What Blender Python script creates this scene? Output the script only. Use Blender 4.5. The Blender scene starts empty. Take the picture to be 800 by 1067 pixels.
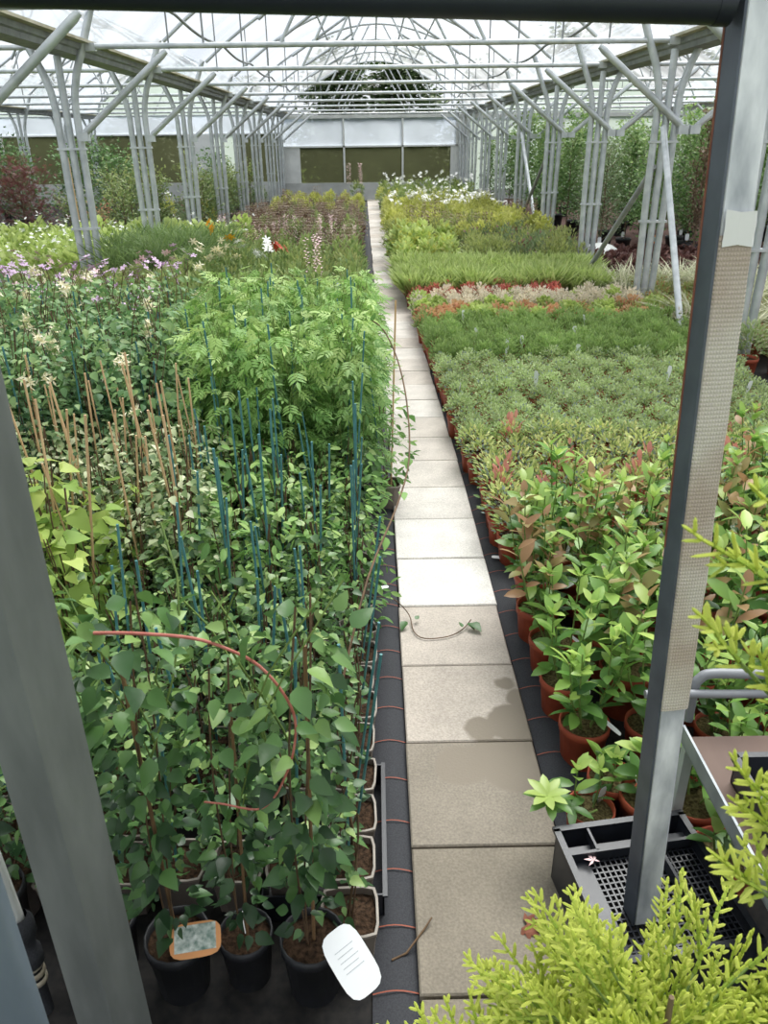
import bpy, math
import numpy as np
from math import sin, cos, pi, radians, sqrt, tan, atan2
from mathutils import Matrix, Vector

RNG = np.random.default_rng(11)
SC = bpy.context.scene
COL = SC.collection

# ------------------------------------------------------------------ camera
F_PX, EYE = 802.0, 1.75
PITCH, YAW, ROLL = radians(25.6), -0.0082, radians(-0.7)
CAM_M = Matrix.Rotation(YAW, 3, 'Z') @ Matrix.Rotation(pi / 2 - PITCH, 3, 'X') @ Matrix.Rotation(ROLL, 3, 'Z')
_MI = np.array(CAM_M.transposed())
def proj(x, y, z):
    v = _MI @ np.array([x, y, z - EYE])
    if v[2] > -0.05: return None
    return 400 + F_PX * v[0] / -v[2], 533.5 - F_PX * v[1] / -v[2]
def seen(x, y, zs=(0.1, 0.5), mx=40, my=60):
    for z in zs:
        q = proj(x, y, z)
        if q and -mx < q[0] < 800 + mx and -my < q[1] < 1067 + my: return True
    return False

cam = bpy.data.cameras.new('camera')
cam.sensor_fit = 'VERTICAL'; cam.sensor_height = 34.6; cam.lens = F_PX * 34.6 / 1067
cam.clip_start = 0.03; cam.clip_end = 400
cam.dof.use_dof = True; cam.dof.focus_distance = 3.2; cam.dof.aperture_fstop = 11
co = bpy.data.objects.new('camera', cam); COL.objects.link(co)
co.matrix_world = Matrix.Translation((0, 0, EYE)) @ CAM_M.to_4x4()
SC.camera = co

# ------------------------------------------------------------------ materials
def S(r, g, b):
    def f(c):
        c /= 255.0
        return c / 12.92 if c <= 0.04045 else ((c + 0.055) / 1.055) ** 2.4
    return (f(r), f(g), f(b), 1.0)

MATS = {}
def _new(name):
    m = bpy.data.materials.new(name); m.use_nodes = True
    nt = m.node_tree; nt.nodes.clear()
    out = nt.nodes.new('ShaderNodeOutputMaterial')
    MATS[name] = m
    return m, nt, out
def _n(nt, t, **kw):
    n = nt.nodes.new(t)
    for k, v in kw.items():
        if k in n.inputs: n.inputs[k].default_value = v
        else: setattr(n, k, v)
    return n
def leafmat(name, cols, trans=0.3, rough=0.5, spec=0.35, vary=0.16):
    """leaf: inherent colour per leaf from attribute 'tint', slightly different per plant, some light passing through"""
    m, nt, out = _new(name); L = nt.links
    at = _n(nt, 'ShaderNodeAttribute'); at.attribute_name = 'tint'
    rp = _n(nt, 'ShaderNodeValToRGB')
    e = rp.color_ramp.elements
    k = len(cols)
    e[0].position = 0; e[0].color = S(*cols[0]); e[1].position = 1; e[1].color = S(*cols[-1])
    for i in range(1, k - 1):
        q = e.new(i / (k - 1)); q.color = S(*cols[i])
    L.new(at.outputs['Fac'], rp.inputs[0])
    oi = _n(nt, 'ShaderNodeObjectInfo')
    mr = _n(nt, 'ShaderNodeMapRange'); mr.inputs['To Min'].default_value = 1 - vary; mr.inputs['To Max'].default_value = 1 + vary
    L.new(oi.outputs['Random'], mr.inputs['Value'])
    hs = _n(nt, 'ShaderNodeHueSaturation'); hs.inputs['Saturation'].default_value = .9
    L.new(rp.outputs[0], hs.inputs['Color']); L.new(mr.outputs[0], hs.inputs['Value'])
    b = _n(nt, 'ShaderNodeBsdfPrincipled'); b.inputs['Roughness'].default_value = rough
    b.inputs['Specular IOR Level'].default_value = spec
    L.new(hs.outputs[0], b.inputs['Base Color'])
    t = _n(nt, 'ShaderNodeBsdfTranslucent'); L.new(hs.outputs[0], t.inputs['Color'])
    mx = _n(nt, 'ShaderNodeMixShader'); mx.inputs[0].default_value = trans
    L.new(b.outputs[0], mx.inputs[1]); L.new(t.outputs[0], mx.inputs[2]); L.new(mx.outputs[0], out.inputs[0])
    return m
def plain(name, c1, c2=None, scale=30, rough=0.6, metal=0.0, bump=0.0, spec=0.4, detail=4, stretch=None):
    m, nt, out = _new(name); L = nt.links
    b = _n(nt, 'ShaderNodeBsdfPrincipled'); b.inputs['Roughness'].default_value = rough
    b.inputs['Metallic'].default_value = metal; b.inputs['Specular IOR Level'].default_value = spec
    if c2 is None: b.inputs['Base Color'].default_value = S(*c1)
    else:
        tc = _n(nt, 'ShaderNodeTexCoord')
        src = tc.outputs['Object']
        if stretch:
            mp = _n(nt, 'ShaderNodeMapping'); mp.inputs['Scale'].default_value = stretch
            L.new(src, mp.inputs[0]); src = mp.outputs[0]
        nz = _n(nt, 'ShaderNodeTexNoise'); nz.inputs['Scale'].default_value = scale; nz.inputs['Detail'].default_value = detail
        L.new(src, nz.inputs['Vector'])
        rp = _n(nt, 'ShaderNodeValToRGB'); rp.color_ramp.elements[0].position = .32; rp.color_ramp.elements[1].position = .68
        rp.color_ramp.elements[0].color = S(*c1); rp.color_ramp.elements[1].color = S(*c2)
        L.new(nz.outputs[0], rp.inputs[0]); L.new(rp.outputs[0], b.inputs['Base Color'])
        if bump:
            bp = _n(nt, 'ShaderNodeBump'); bp.inputs['Strength'].default_value = bump; bp.inputs['Distance'].default_value = .01
            L.new(nz.outputs[0], bp.inputs['Height']); L.new(bp.outputs[0], b.inputs['Normal'])
    L.new(b.outputs[0], out.inputs[0])
    return m

plain('galvanised', (178, 184, 187), (208, 212, 214), 9, .42, .35)
plain('galvanised_mid', (134, 140, 144), (158, 164, 167), 12, .5, .3)
plain('steel_blue', (104, 117, 130), (132, 144, 154), 10, .45, .3, stretch=(1, 1, .3))
plain('galvanised_dull', (114, 118, 116), (140, 144, 141), 14, .55, .3, stretch=(1, 1, .25))
plain('steel_edge', (74, 80, 90), (96, 102, 112), 10, .45, .3)
plain('steel_worn', (168, 172, 180), (240, 242, 246), 22, .5, .15, detail=8, stretch=(1, 1, .35))
plain('black_tube', (34, 37, 48), (44, 48, 60), 6, .45, .0)
plain('gutter_metal', (132, 135, 136), (160, 163, 164), 7, .6, .2)
plain('gutter_lip', (190, 185, 165), (150, 145, 120), 5, .7)
plain('terracotta', (138, 64, 44), (166, 80, 54), 14, .6, spec=.3)
plain('black_pot', (26, 27, 30), (36, 37, 41), 12, .5)
plain('taupe_pot', (112, 103, 96), (134, 124, 115), 12, .5)
plain('compost', (36, 28, 22), (80, 62, 48), 90, .95, bump=.8, spec=.1)
plain('compost_mossy', (58, 50, 32), (112, 104, 70), 110, .95, bump=.8, spec=.1)
plain('blue_cane', (64, 116, 120), (88, 140, 142), 20, .5)
plain('bamboo', (196, 158, 118), (222, 188, 148), 22, .6, stretch=(1, 1, .2))
plain('brown_cane', (116, 90, 64), (146, 114, 80), 22, .7, stretch=(1, 1, .2))
plain('stem_brown', (84, 66, 50), (112, 88, 64), 40, .8)
plain('stem_green', (96, 122, 60), (122, 142, 74), 40, .7)
plain('stem_red', (166, 92, 80), (190, 120, 106), 40, .6)
plain('white_tag', (238, 240, 242), None, rough=.45)
plain('tag_print', (176, 180, 186), None, rough=.5)
plain('tag_orange', (214, 150, 96), None, rough=.5)
plain('tag_photo', (96, 124, 112), (214, 220, 214), 70, .5)
plain('crate_plastic', (30, 32, 38), (42, 45, 53), 8, .38, spec=.5)
plain('fabric_black', (50, 51, 55), (64, 65, 69), 260, .75, spec=.2)
plain('ground_fabric', (30, 30, 31), (46, 44, 42), 40, .85, spec=.2)
plain('ground_bark', (62, 46, 44), (104, 82, 76), 30, .95, bump=.6, spec=.1)
plain('taupe_rim', (134, 126, 117), (152, 144, 134), 20, .5)
plain('red_thread', (150, 84, 66), None, rough=.8)
plain('plywood', (98, 80, 72), (116, 96, 86), 8, .7, stretch=(1, .2, 1))
plain('grey_tube', (122, 124, 128), (140, 142, 146), 9, .5, .2)
plain('pvc_white', (206, 208, 204), (226, 228, 226), 10, .5)
plain('hose_clip', (150, 140, 120), (184, 176, 160), 30, .5, .3)
plain('wall_white', (206, 208, 206), (222, 224, 222), 3, .7)
plain('wall_base', (172, 174, 172), (194, 196, 194), 3, .8)
plain('frame_alu', (206, 208, 206), (222, 224, 222), 5, .5)
plain('dead_leaf', (112, 66, 50), (146, 92, 70), 30, .8)
plain('bark', (96, 80, 64), (126, 108, 88), 26, .9, stretch=(1, 1, .3), bump=.4)
plain('field', (96, 120, 66), (120, 140, 80), 2, .95)
plain('petal_white', (248, 248, 244), None, rough=.6)
plain('petal_cream', (244, 232, 190), (250, 246, 226), 60, .6)
plain('petal_mauve', (206, 172, 206), (226, 200, 224), 60, .6)
plain('petal_pink', (222, 186, 190), (236, 206, 206), 60, .6)
plain('petal_orange', (246, 170, 30), (250, 196, 60), 60, .6)
plain('petal_red', (170, 50, 40), (200, 84, 60), 60, .6)
plain('petal_lilac', (160, 160, 214), (184, 180, 224), 60, .6)
plain('blossom_tan', (196, 130, 90), (226, 180, 130), 60, .7)
plain('rope_white', (228, 228, 226), None, rough=.7)

leafmat('leaf_climber', [(38, 70, 38), (60, 100, 50), (90, 136, 62), (142, 178, 86)], .25, .38, .5)
leafmat('leaf_ivy', [(44, 78, 42), (70, 110, 54), (108, 146, 70), (158, 184, 98)], .25, .4, .5)
leafmat('leaf_variegated', [(62, 92, 54), (94, 124, 70), (150, 168, 108), (224, 226, 188)], .25)
leafmat('leaf_heart', [(104, 144, 56), (138, 174, 66), (166, 192, 78), (196, 210, 104)], .4)
leafmat('leaf_bright', [(78, 124, 56), (104, 152, 66), (132, 176, 80), (166, 196, 96)], .35)
leafmat('leaf_honeysuckle', [(54, 94, 60), (78, 122, 72), (110, 150, 86), (156, 182, 110)], .3, .45, .4)
leafmat('leaf_jasmine', [(82, 130, 56), (108, 156, 68), (136, 178, 80), (174, 202, 106)], .33)
leafmat('leaf_mallow', [(96, 122, 62), (122, 146, 76), (146, 164, 90), (172, 180, 110)], .3)
leafmat('leaf_lime', [(120, 152, 66), (146, 174, 78), (172, 192, 96), (194, 208, 120)], .35)
leafmat('leaf_feather', [(96, 126, 66), (118, 146, 78), (136, 160, 90)], .3)
leafmat('leaf_mixed', [(84, 112, 58), (108, 136, 68), (138, 158, 84), (168, 180, 104)], .3)
leafmat('leaf_purple', [(78, 54, 48), (106, 76, 62), (134, 104, 80), (136, 132, 84)], .25)
leafmat('leaf_yellowtop', [(138, 150, 64), (174, 180, 76), (204, 204, 104)], .35)
leafmat('leaf_maple', [(84, 42, 44), (108, 54, 54), (132, 70, 64)], .35)
leafmat('leaf_orange', [(150, 92, 66), (184, 112, 78), (156, 140, 84)], .3)
leafmat('leaf_hedge', [(70, 104, 60), (92, 130, 70), (118, 154, 86)], .3)
leafmat('leaf_laurel', [(58, 102, 40), (88, 138, 50), (118, 164, 58), (150, 186, 70), (184, 208, 96)], .35, .36, .5)
leafmat('leaf_redtip', [(160, 118, 76), (178, 140, 92), (140, 144, 72)], .35, .4)
leafmat('leaf_euonymus', [(92, 126, 62), (132, 160, 80), (186, 198, 108), (222, 220, 140)], .3)
leafmat('leaf_crimson', [(172, 88, 80), (196, 122, 106), (206, 146, 120)], .35)
leafmat('leaf_thyme', [(126, 154, 84), (150, 176, 102), (174, 194, 124), (200, 216, 160)], .3)
leafmat('leaf_bluegrey', [(120, 138, 130), (146, 160, 152)], .25)
leafmat('leaf_hebe', [(106, 140, 66), (130, 162, 80), (156, 182, 100)], .32)
leafmat('leaf_apricot', [(178, 112, 76), (206, 144, 100), (196, 164, 108)], .3)
leafmat('leaf_cream', [(150, 158, 116), (206, 198, 168), (226, 214, 194)], .3)
leafmat('leaf_scarlet', [(150, 62, 54), (184, 84, 70), (200, 112, 88)], .3)
leafmat('leaf_limegrass', [(138, 160, 76), (164, 184, 98), (190, 204, 124)], .3)
leafmat('leaf_olive', [(112, 130, 66), (138, 152, 80), (168, 174, 96)], .3)
leafmat('leaf_heuchera', [(72, 46, 46), (98, 64, 60), (124, 86, 76)], .2)
leafmat('leaf_palegrass', [(150, 160, 116), (186, 188, 150), (212, 208, 178)], .3)
leafmat('leaf_tree', [(84, 122, 66), (112, 150, 80), (140, 174, 98), (170, 194, 120)], .35)
leafmat('leaf_tree_dull', [(84, 108, 70), (108, 130, 84), (134, 152, 104)], .3)
leafmat('leaf_dry', [(112, 90, 72), (138, 112, 90), (126, 120, 84)], .2)
leafmat('leaf_gold', [(120, 152, 24), (160, 188, 38), (194, 210, 58), (216, 224, 88)], .35, .5)
leafmat('leaf_outside', [(50, 72, 42), (66, 90, 50), (84, 108, 60)], .2)

# path slabs: pale concrete, each slab its own tone, darkest by the door (attribute 'tint'), wet stain with its own outline
def slab_mat():
    m, nt, out = _new('concrete_slab'); L = nt.links
    at = _n(nt, 'ShaderNodeAttribute'); at.attribute_name = 'tint'
    rp = _n(nt, 'ShaderNodeValToRGB'); e = rp.color_ramp.elements
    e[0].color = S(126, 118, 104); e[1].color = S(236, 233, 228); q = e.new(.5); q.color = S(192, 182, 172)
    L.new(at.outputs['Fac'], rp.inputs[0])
    tc = _n(nt, 'ShaderNodeTexCoord')
    nz = _n(nt, 'ShaderNodeTexNoise'); nz.inputs['Scale'].default_value = 150; nz.inputs['Detail'].default_value = 3
    L.new(tc.outputs['Object'], nz.inputs['Vector'])
    nz2 = _n(nt, 'ShaderNodeTexNoise'); nz2.inputs['Scale'].default_value = 7; nz2.inputs['Detail'].default_value = 6
    L.new(tc.outputs['Object'], nz2.inputs['Vector'])
    r1 = _n(nt, 'ShaderNodeMapRange'); r1.inputs['From Min'].default_value = .25; r1.inputs['From Max'].default_value = .75
    r1.inputs['To Min'].default_value = .74; r1.inputs['To Max'].default_value = 1.12; L.new(nz.outputs[0], r1.inputs['Value'])
    r2 = _n(nt, 'ShaderNodeMapRange'); r2.inputs['From Min'].default_value = .3; r2.inputs['From Max'].default_value = .7
    r2.inputs['To Min'].default_value = .84; r2.inputs['To Max'].default_value = 1.06; L.new(nz2.outputs[0], r2.inputs['Value'])
    mu = _n(nt, 'ShaderNodeMath'); mu.operation = 'MULTIPLY'; L.new(r1.outputs[0], mu.inputs[0]); L.new(r2.outputs[0], mu.inputs[1])
    hs = _n(nt, 'ShaderNodeHueSaturation'); L.new(rp.outputs[0], hs.inputs['Color']); L.new(mu.outputs[0], hs.inputs['Value'])
    # spilt water: distance to two blobs, edge broken by noise
    sep = _n(nt, 'ShaderNodeVectorMath'); sep.operation = 'MULTIPLY'; sep.inputs[1].default_value = (1, 1, 0); L.new(tc.outputs['Object'], sep.inputs[0])
    nz3 = _n(nt, 'ShaderNodeTexNoise'); nz3.inputs['Scale'].default_value = 9; L.new(tc.outputs['Object'], nz3.inputs['Vector'])
    best = None
    for (x, y, r) in ((.43, 1.97, .10), (.33, 1.95, .06), (.47, 2.1, .05), (.44, 2.17, .03), (.40, 1.80, .12), (.25, 1.78, .08)):
        d = _n(nt, 'ShaderNodeVectorMath'); d.operation = 'DISTANCE'; d.inputs[1].default_value = (x, y, 0); L.new(sep.outputs[0], d.inputs[0])
        s = _n(nt, 'ShaderNodeMath'); s.operation = 'SUBTRACT'; s.inputs[1].default_value = r; L.new(d.outputs['Value'], s.inputs[0])
        if best is None: best = s
        else:
            mn = _n(nt, 'ShaderNodeMath'); mn.operation = 'MINIMUM'; L.new(best.outputs[0], mn.inputs[0]); L.new(s.outputs[0], mn.inputs[1]); best = mn
    ad = _n(nt, 'ShaderNodeMath'); ad.operation = 'MULTIPLY_ADD'; ad.inputs[1].default_value = .1; L.new(nz3.outputs[0], ad.inputs[0]); L.new(best.outputs[0], ad.inputs[2])
    wr = _n(nt, 'ShaderNodeMapRange'); wr.inputs['From Min'].default_value = .04; wr.inputs['From Max'].default_value = .056
    wr.inputs['To Min'].default_value = 1; wr.inputs['To Max'].default_value = 0; L.new(ad.outputs[0], wr.inputs['Value'])
    wet = _n(nt, 'ShaderNodeMix'); wet.data_type = 'RGBA'; wet.inputs['B'].default_value if False else None
    L.new(wr.outputs[0], wet.inputs[0]); L.new(hs.outputs[0], wet.inputs[6]); wet.inputs[7].default_value = S(134, 125, 113)
    b = _n(nt, 'ShaderNodeBsdfPrincipled'); b.inputs['Roughness'].default_value = .85; b.inputs['Specular IOR Level'].default_value = .25
    L.new(wet.outputs[2], b.inputs['Base Color'])
    bp = _n(nt, 'ShaderNodeBump'); bp.inputs['Strength'].default_value = .35; bp.inputs['Distance'].default_value = .004
    L.new(nz.outputs[0], bp.inputs['Height']); L.new(bp.outputs[0], b.inputs['Normal'])
    L.new(b.outputs[0], out.inputs[0])
slab_mat()
def burlap():
    m, nt, out = _new('woven_tape'); L = nt.links
    tc = _n(nt, 'ShaderNodeTexCoord')
    mp = _n(nt, 'ShaderNodeMapping'); mp.inputs['Scale'].default_value = (1, 1, 1); L.new(tc.outputs['Object'], mp.inputs[0])
    w1 = _n(nt, 'ShaderNodeTexWave'); w1.bands_direction = 'Z'; w1.inputs['Scale'].default_value = 44; w1.inputs['Distortion'].default_value = .6
    w2 = _n(nt, 'ShaderNodeTexWave'); w2.bands_direction = 'X'; w2.inputs['Scale'].default_value = 60; w2.inputs['Distortion'].default_value = .4
    L.new(mp.outputs[0], w1.inputs['Vector']); L.new(mp.outputs[0], w2.inputs['Vector'])
    mu = _n(nt, 'ShaderNodeMath'); mu.operation = 'MULTIPLY'; L.new(w1.outputs['Fac'], mu.inputs[0]); L.new(w2.outputs['Fac'], mu.inputs[1])
    nz = _n(nt, 'ShaderNodeTexNoise'); nz.inputs['Scale'].default_value = 7; L.new(tc.outputs['Object'], nz.inputs['Vector'])
    rp = _n(nt, 'ShaderNodeValToRGB'); rp.color_ramp.elements[0].position = .38; rp.color_ramp.elements[1].position = .62
    rp.color_ramp.elements[0].color = S(188, 172, 158); rp.color_ramp.elements[1].color = S(212, 204, 192); L.new(nz.outputs[0], rp.inputs[0])
    mr = _n(nt, 'ShaderNodeMapRange'); mr.inputs['To Min'].default_value = .86; mr.inputs['To Max'].default_value = 1.06; L.new(mu.outputs[0], mr.inputs['Value'])
    hs = _n(nt, 'ShaderNodeHueSaturation'); L.new(rp.outputs[0], hs.inputs['Color']); L.new(mr.outputs[0], hs.inputs['Value'])
    b = _n(nt, 'ShaderNodeBsdfPrincipled'); b.inputs['Roughness'].default_value = .85; L.new(hs.outputs[0], b.inputs['Base Color'])
    bp = _n(nt, 'ShaderNodeBump'); bp.inputs['Strength'].default_value = .5; bp.inputs['Distance'].default_value = .003
    L.new(mu.outputs[0], bp.inputs['Height']); L.new(bp.outputs[0], b.inputs['Normal']); L.new(b.outputs[0], out.inputs[0])
burlap()
def film(name, col, clear, refl, streak=0.0):
    m, nt, out = _new(name); L = nt.links
    tr = _n(nt, 'ShaderNodeBsdfTransparent'); tr.inputs[0].default_value = S(*col)
    tl = _n(nt, 'ShaderNodeBsdfTranslucent'); tl.inputs[0].default_value = S(*col)
    df = _n(nt, 'ShaderNodeBsdfDiffuse'); df.inputs[0].default_value = S(*col)
    a = _n(nt, 'ShaderNodeMixShader'); a.inputs[0].default_value = refl; L.new(tl.outputs[0], a.inputs[1]); L.new(df.outputs[0], a.inputs[2])
    b = _n(nt, 'ShaderNodeMixShader'); b.inputs[0].default_value = clear; L.new(a.outputs[0], b.inputs[1]); L.new(tr.outputs[0], b.inputs[2])
    if streak:
        tc = _n(nt, 'ShaderNodeTexCoord'); mp = _n(nt, 'ShaderNodeMapping'); mp.inputs['Scale'].default_value = (.5, 1.1, .5); L.new(tc.outputs['Object'], mp.inputs[0])
        nz = _n(nt, 'ShaderNodeTexNoise'); nz.inputs['Scale'].default_value = 1.1; nz.inputs['Detail'].default_value = 4; L.new(mp.outputs[0], nz.inputs['Vector'])
        mr = _n(nt, 'ShaderNodeMapRange'); mr.inputs['From Min'].default_value = .3; mr.inputs['From Max'].default_value = .7
        mr.inputs['To Min'].default_value = clear - streak; mr.inputs['To Max'].default_value = clear + streak
        L.new(nz.outputs[0], mr.inputs['Value']); L.new(mr.outputs[0], b.inputs[0])
    L.new(b.outputs[0], out.inputs[0])
film('roof_film', (228, 233, 240), .62, .3, .2)
film('hung_film', (206, 216, 230), .25, .3, .1)
film('side_film', (206, 220, 214), .12, .4, .05)
film('net_pane', (112, 116, 88), .5, .6, .06)

# ------------------------------------------------------------------ geometry collector
class G:
    def __init__(s): s.V = []; s.F = []; s.M = []; s.T = []; s.SM = []; s.n = 0; s.mats = []
    def add(s, V, F, mat, tint=.5, smooth=False):
        V = np.asarray(V, float).reshape(-1, 3); F = np.asarray(F, int)
        if mat not in s.mats: s.mats.append(mat)
        s.V.append(V); s.F.append(F + s.n); k = len(F)
        s.M.append(np.full(k, s.mats.index(mat))); s.SM.append(np.full(k, smooth))
        s.T.append(np.broadcast_to(np.asarray(tint, float), (len(V),))); s.n += len(V)
        return s
    def merge(s, o):
        if not o.V: return s
        mp = []
        for m in o.mats:
            if m not in s.mats: s.mats.append(m)
            mp.append(s.mats.index(m))
        mp = np.array(mp)
        for V, F, M, T, SM in zip(o.V, o.F, o.M, o.T, o.SM):
            s.V.append(V); s.F.append(F + s.n); s.M.append(mp[M]); s.T.append(T); s.SM.append(SM)
        s.n += o.n
        return s
    def mesh(s, name):
        me = bpy.data.meshes.new(name)
        V = np.concatenate(s.V) if s.V else np.zeros((0, 3))
        me.vertices.add(len(V)); me.vertices.foreach_set('co', V.astype(np.float32).ravel())
        loops = np.concatenate([f.ravel() for f in s.F]); sizes = np.concatenate([np.full(len(f), f.shape[1]) for f in s.F])
        me.loops.add(len(loops)); me.loops.foreach_set('vertex_index', loops.astype(np.int32))
        me.polygons.add(len(sizes))
        st = np.concatenate([[0], np.cumsum(sizes)[:-1]]).astype(np.int32)
        me.polygons.foreach_set('loop_start', st)
        me.polygons.foreach_set('material_index', np.concatenate(s.M).astype(np.int32))
        me.polygons.foreach_set('use_smooth', np.concatenate(s.SM).astype(bool))
        for m in s.mats: me.materials.append(MATS[m])
        a = me.attributes.new('tint', 'FLOAT', 'POINT'); a.data.foreach_set('value', np.concatenate(s.T).astype(np.float32))
        me.update(calc_edges=True)
        return me

def rot(rx=0, ry=0, rz=0):
    return np.array(Matrix.Rotation(rz, 3, 'Z') @ Matrix.Rotation(ry, 3, 'Y') @ Matrix.Rotation(rx, 3, 'X'))
def nrm(a): return a / np.maximum(np.linalg.norm(a, axis=-1, keepdims=True), 1e-9)
BOXF = [[0, 3, 2, 1], [4, 5, 6, 7], [0, 1, 5, 4], [1, 2, 6, 5], [2, 3, 7, 6], [3, 0, 4, 7]]
def box(g, x0, x1, y0, y1, z0, z1, mat, R=None, o=(0, 0, 0), tint=.5):
    V = np.array([[x0, y0, z0], [x1, y0, z0], [x1, y1, z0], [x0, y1, z0], [x0, y0, z1], [x1, y0, z1], [x1, y1, z1], [x0, y1, z1]], float)
    if R is not None: V = V @ R.T
    g.add(V + np.array(o), BOXF, mat, tint)
def tube(g, pts, r, mat, n=8, tint=.5, cap=True):
    P = np.asarray(pts, float); k = len(P); r = np.broadcast_to(np.asarray(r, float), (k,))
    T = nrm(np.gradient(P, axis=0)); a = np.array([0, 0, 1.]) if abs(T[0][2]) < .9 else np.array([1., 0, 0])
    X = nrm(np.cross(T[0], a)); V = []
    for i in range(k):
        X = nrm(X - T[i] * (X @ T[i])); Y = np.cross(T[i], X)
        th = np.arange(n) * 2 * pi / n
        V.append(P[i] + r[i] * (np.cos(th)[:, None] * X + np.sin(th)[:, None] * Y))
    V = np.concatenate(V); i = np.arange(n); j = (i + 1) % n; Fs = []
    for q in range(k - 1): Fs.append(np.stack([q * n + i, q * n + j, (q + 1) * n + j, (q + 1) * n + i], 1))
    g.add(V, np.concatenate(Fs), mat, tint, True)
    if cap:
        for q in (0, k - 1):
            W = np.concatenate([V[q * n:(q + 1) * n], P[q:q + 1]])
            g.add(W, np.stack([i, j, np.full(n, n)], 1), mat, tint)
def bar(g, a, b, w, h, mat, up=(0, 0, 1)):
    a = np.array(a, float); b = np.array(b, float); d = b - a; L = np.linalg.norm(d); y = d / L
    x = nrm(np.cross(y, np.array(up, float))); z = np.cross(x, y)
    box(g, -w / 2, w / 2, 0, L, -h / 2, h / 2, mat, np.stack([x, y, z], 1), a)
def ring(r, n, sq=None):
    th = np.arange(n) * 2 * pi / n + (pi / n if sq else 0)
    if sq:
        k = (np.abs(np.cos(th)) ** sq + np.abs(np.sin(th)) ** sq) ** (-1 / sq)
    else: k = np.ones(n)
    return np.stack([r * k * np.cos(th), r * k * np.sin(th), np.zeros(n)], 1)
def lathe(g, prof, mat, n=20, sq=None, o=(0, 0, 0), close=False, smooth=True):
    V = np.concatenate([ring(r, n, sq) + np.array([0, 0, z]) for r, z in prof]) + np.array(o)
    i = np.arange(n); j = (i + 1) % n
    Fs = [np.stack([q * n + i, q * n + j, (q + 1) * n + j, (q + 1) * n + i], 1) for q in range(len(prof) - 1)]
    g.add(V, np.concatenate(Fs), mat, .5, smooth and not sq)
    if close:
        W = np.concatenate([V[:n], V[:n].mean(0, keepdims=True)]); g.add(W, np.stack([j, i, np.full(n, n)], 1), mat)

# leaf templates: length along +Y, width X, folded on the midrib and drooping to the tip
def tmpl(ys, ws, fold=.25, droop=.25):
    V = [[0, 0, 0]]; F = []
    for y, w in zip(ys, ws):
        z = -droop * y * y
        V += [[-w, y, z + fold * w], [0, y, z], [w, y, z + fold * w]]
    V.append([0, 1, -droop]); k = len(ys); last = len(V) - 1
    F += [[0, 2, 1], [0, 3, 2]]
    for i in range(k - 1):
        a = 1 + 3 * i; b = a + 3
        F += [[a, a + 1, b], [a + 1, b + 1, b], [a + 1, a + 2, b + 1], [a + 2, b + 2, b + 1]]
    a = 1 + 3 * (k - 1); F += [[a, a + 1, last], [a + 1, a + 2, last]]
    return np.array(V, float), np.array(F, int)
OVATE = tmpl([.15, .38, .7], [.26, .34, .2])
LANCE = tmpl([.25, .6], [.14, .14], .2, .2)
ELLIP = tmpl([.2, .5, .8], [.15, .21, .14], .25, .22)
HEART = tmpl([-.06, .2, .6], [.34, .46, .28], .18, .3)
LEAFY = tmpl([.15, .45, .78], [.17, .27, .18], .22, .3)
SMALL = tmpl([.45], [.3], .2, .15)
ROUND = tmpl([.12, .5, .88], [.34, .48, .3], .12, .15)
STRIP = tmpl([.3, .65], [.03, .024], .1, .35)
BLADE = tmpl([.25, .5, .75], [.018, .018, .013], .1, .7)
PETAL = tmpl([.4, .8], [.22, .26], .1, .25)
def lobed(nl, spread, w):
    V = []; F = []
    for k in range(nl):
        a = (k / (nl - 1) - .5) * spread; L = 1 - .35 * abs(k / (nl - 1) - .5) * 2
        d = np.array([sin(a), cos(a)]); q = np.array([d[1], -d[0]]); b = len(V)
        for t, s in ((0, 0), (.45, -w), (.45, w), (1, 0)):
            xy = d * t * L + q * s * L; V.append([xy[0], xy[1], -.2 * t * t])
        F += [[b, b + 2, b + 1], [b + 1, b + 2, b + 3]]
    return np.array(V, float), np.array(F, int)
PALM = lobed(5, 3.6, .16)
PALMF = lobed(7, 3.4, .07)
def pinnate(n=3):
    V = []; F = []; LV, LF = LANCE
    def leaf(p, a, s):
        R = rot(rz=a); W = (LV * s) @ R.T + np.array([p[0], p[1], -.25 * p[1] ** 2]); F.extend((LF + len(V)).tolist()); V.extend(W.tolist())
    for i in range(n):
        y = .15 + .5 * i / n
        leaf((0, y), -1.0, .42); leaf((0, y), 1.0, .42)
    leaf((0, .6), 0, .55)
    b = len(V); V.extend([[-.008, 0, 0], [.008, 0, 0], [.008, .65, -.1], [-.008, .65, -.1]]); F.extend([[b, b + 1, b + 2], [b, b + 2, b + 3]])
    return np.array(V, float), np.array(F, int)
PINN = pinnate(3)

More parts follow.
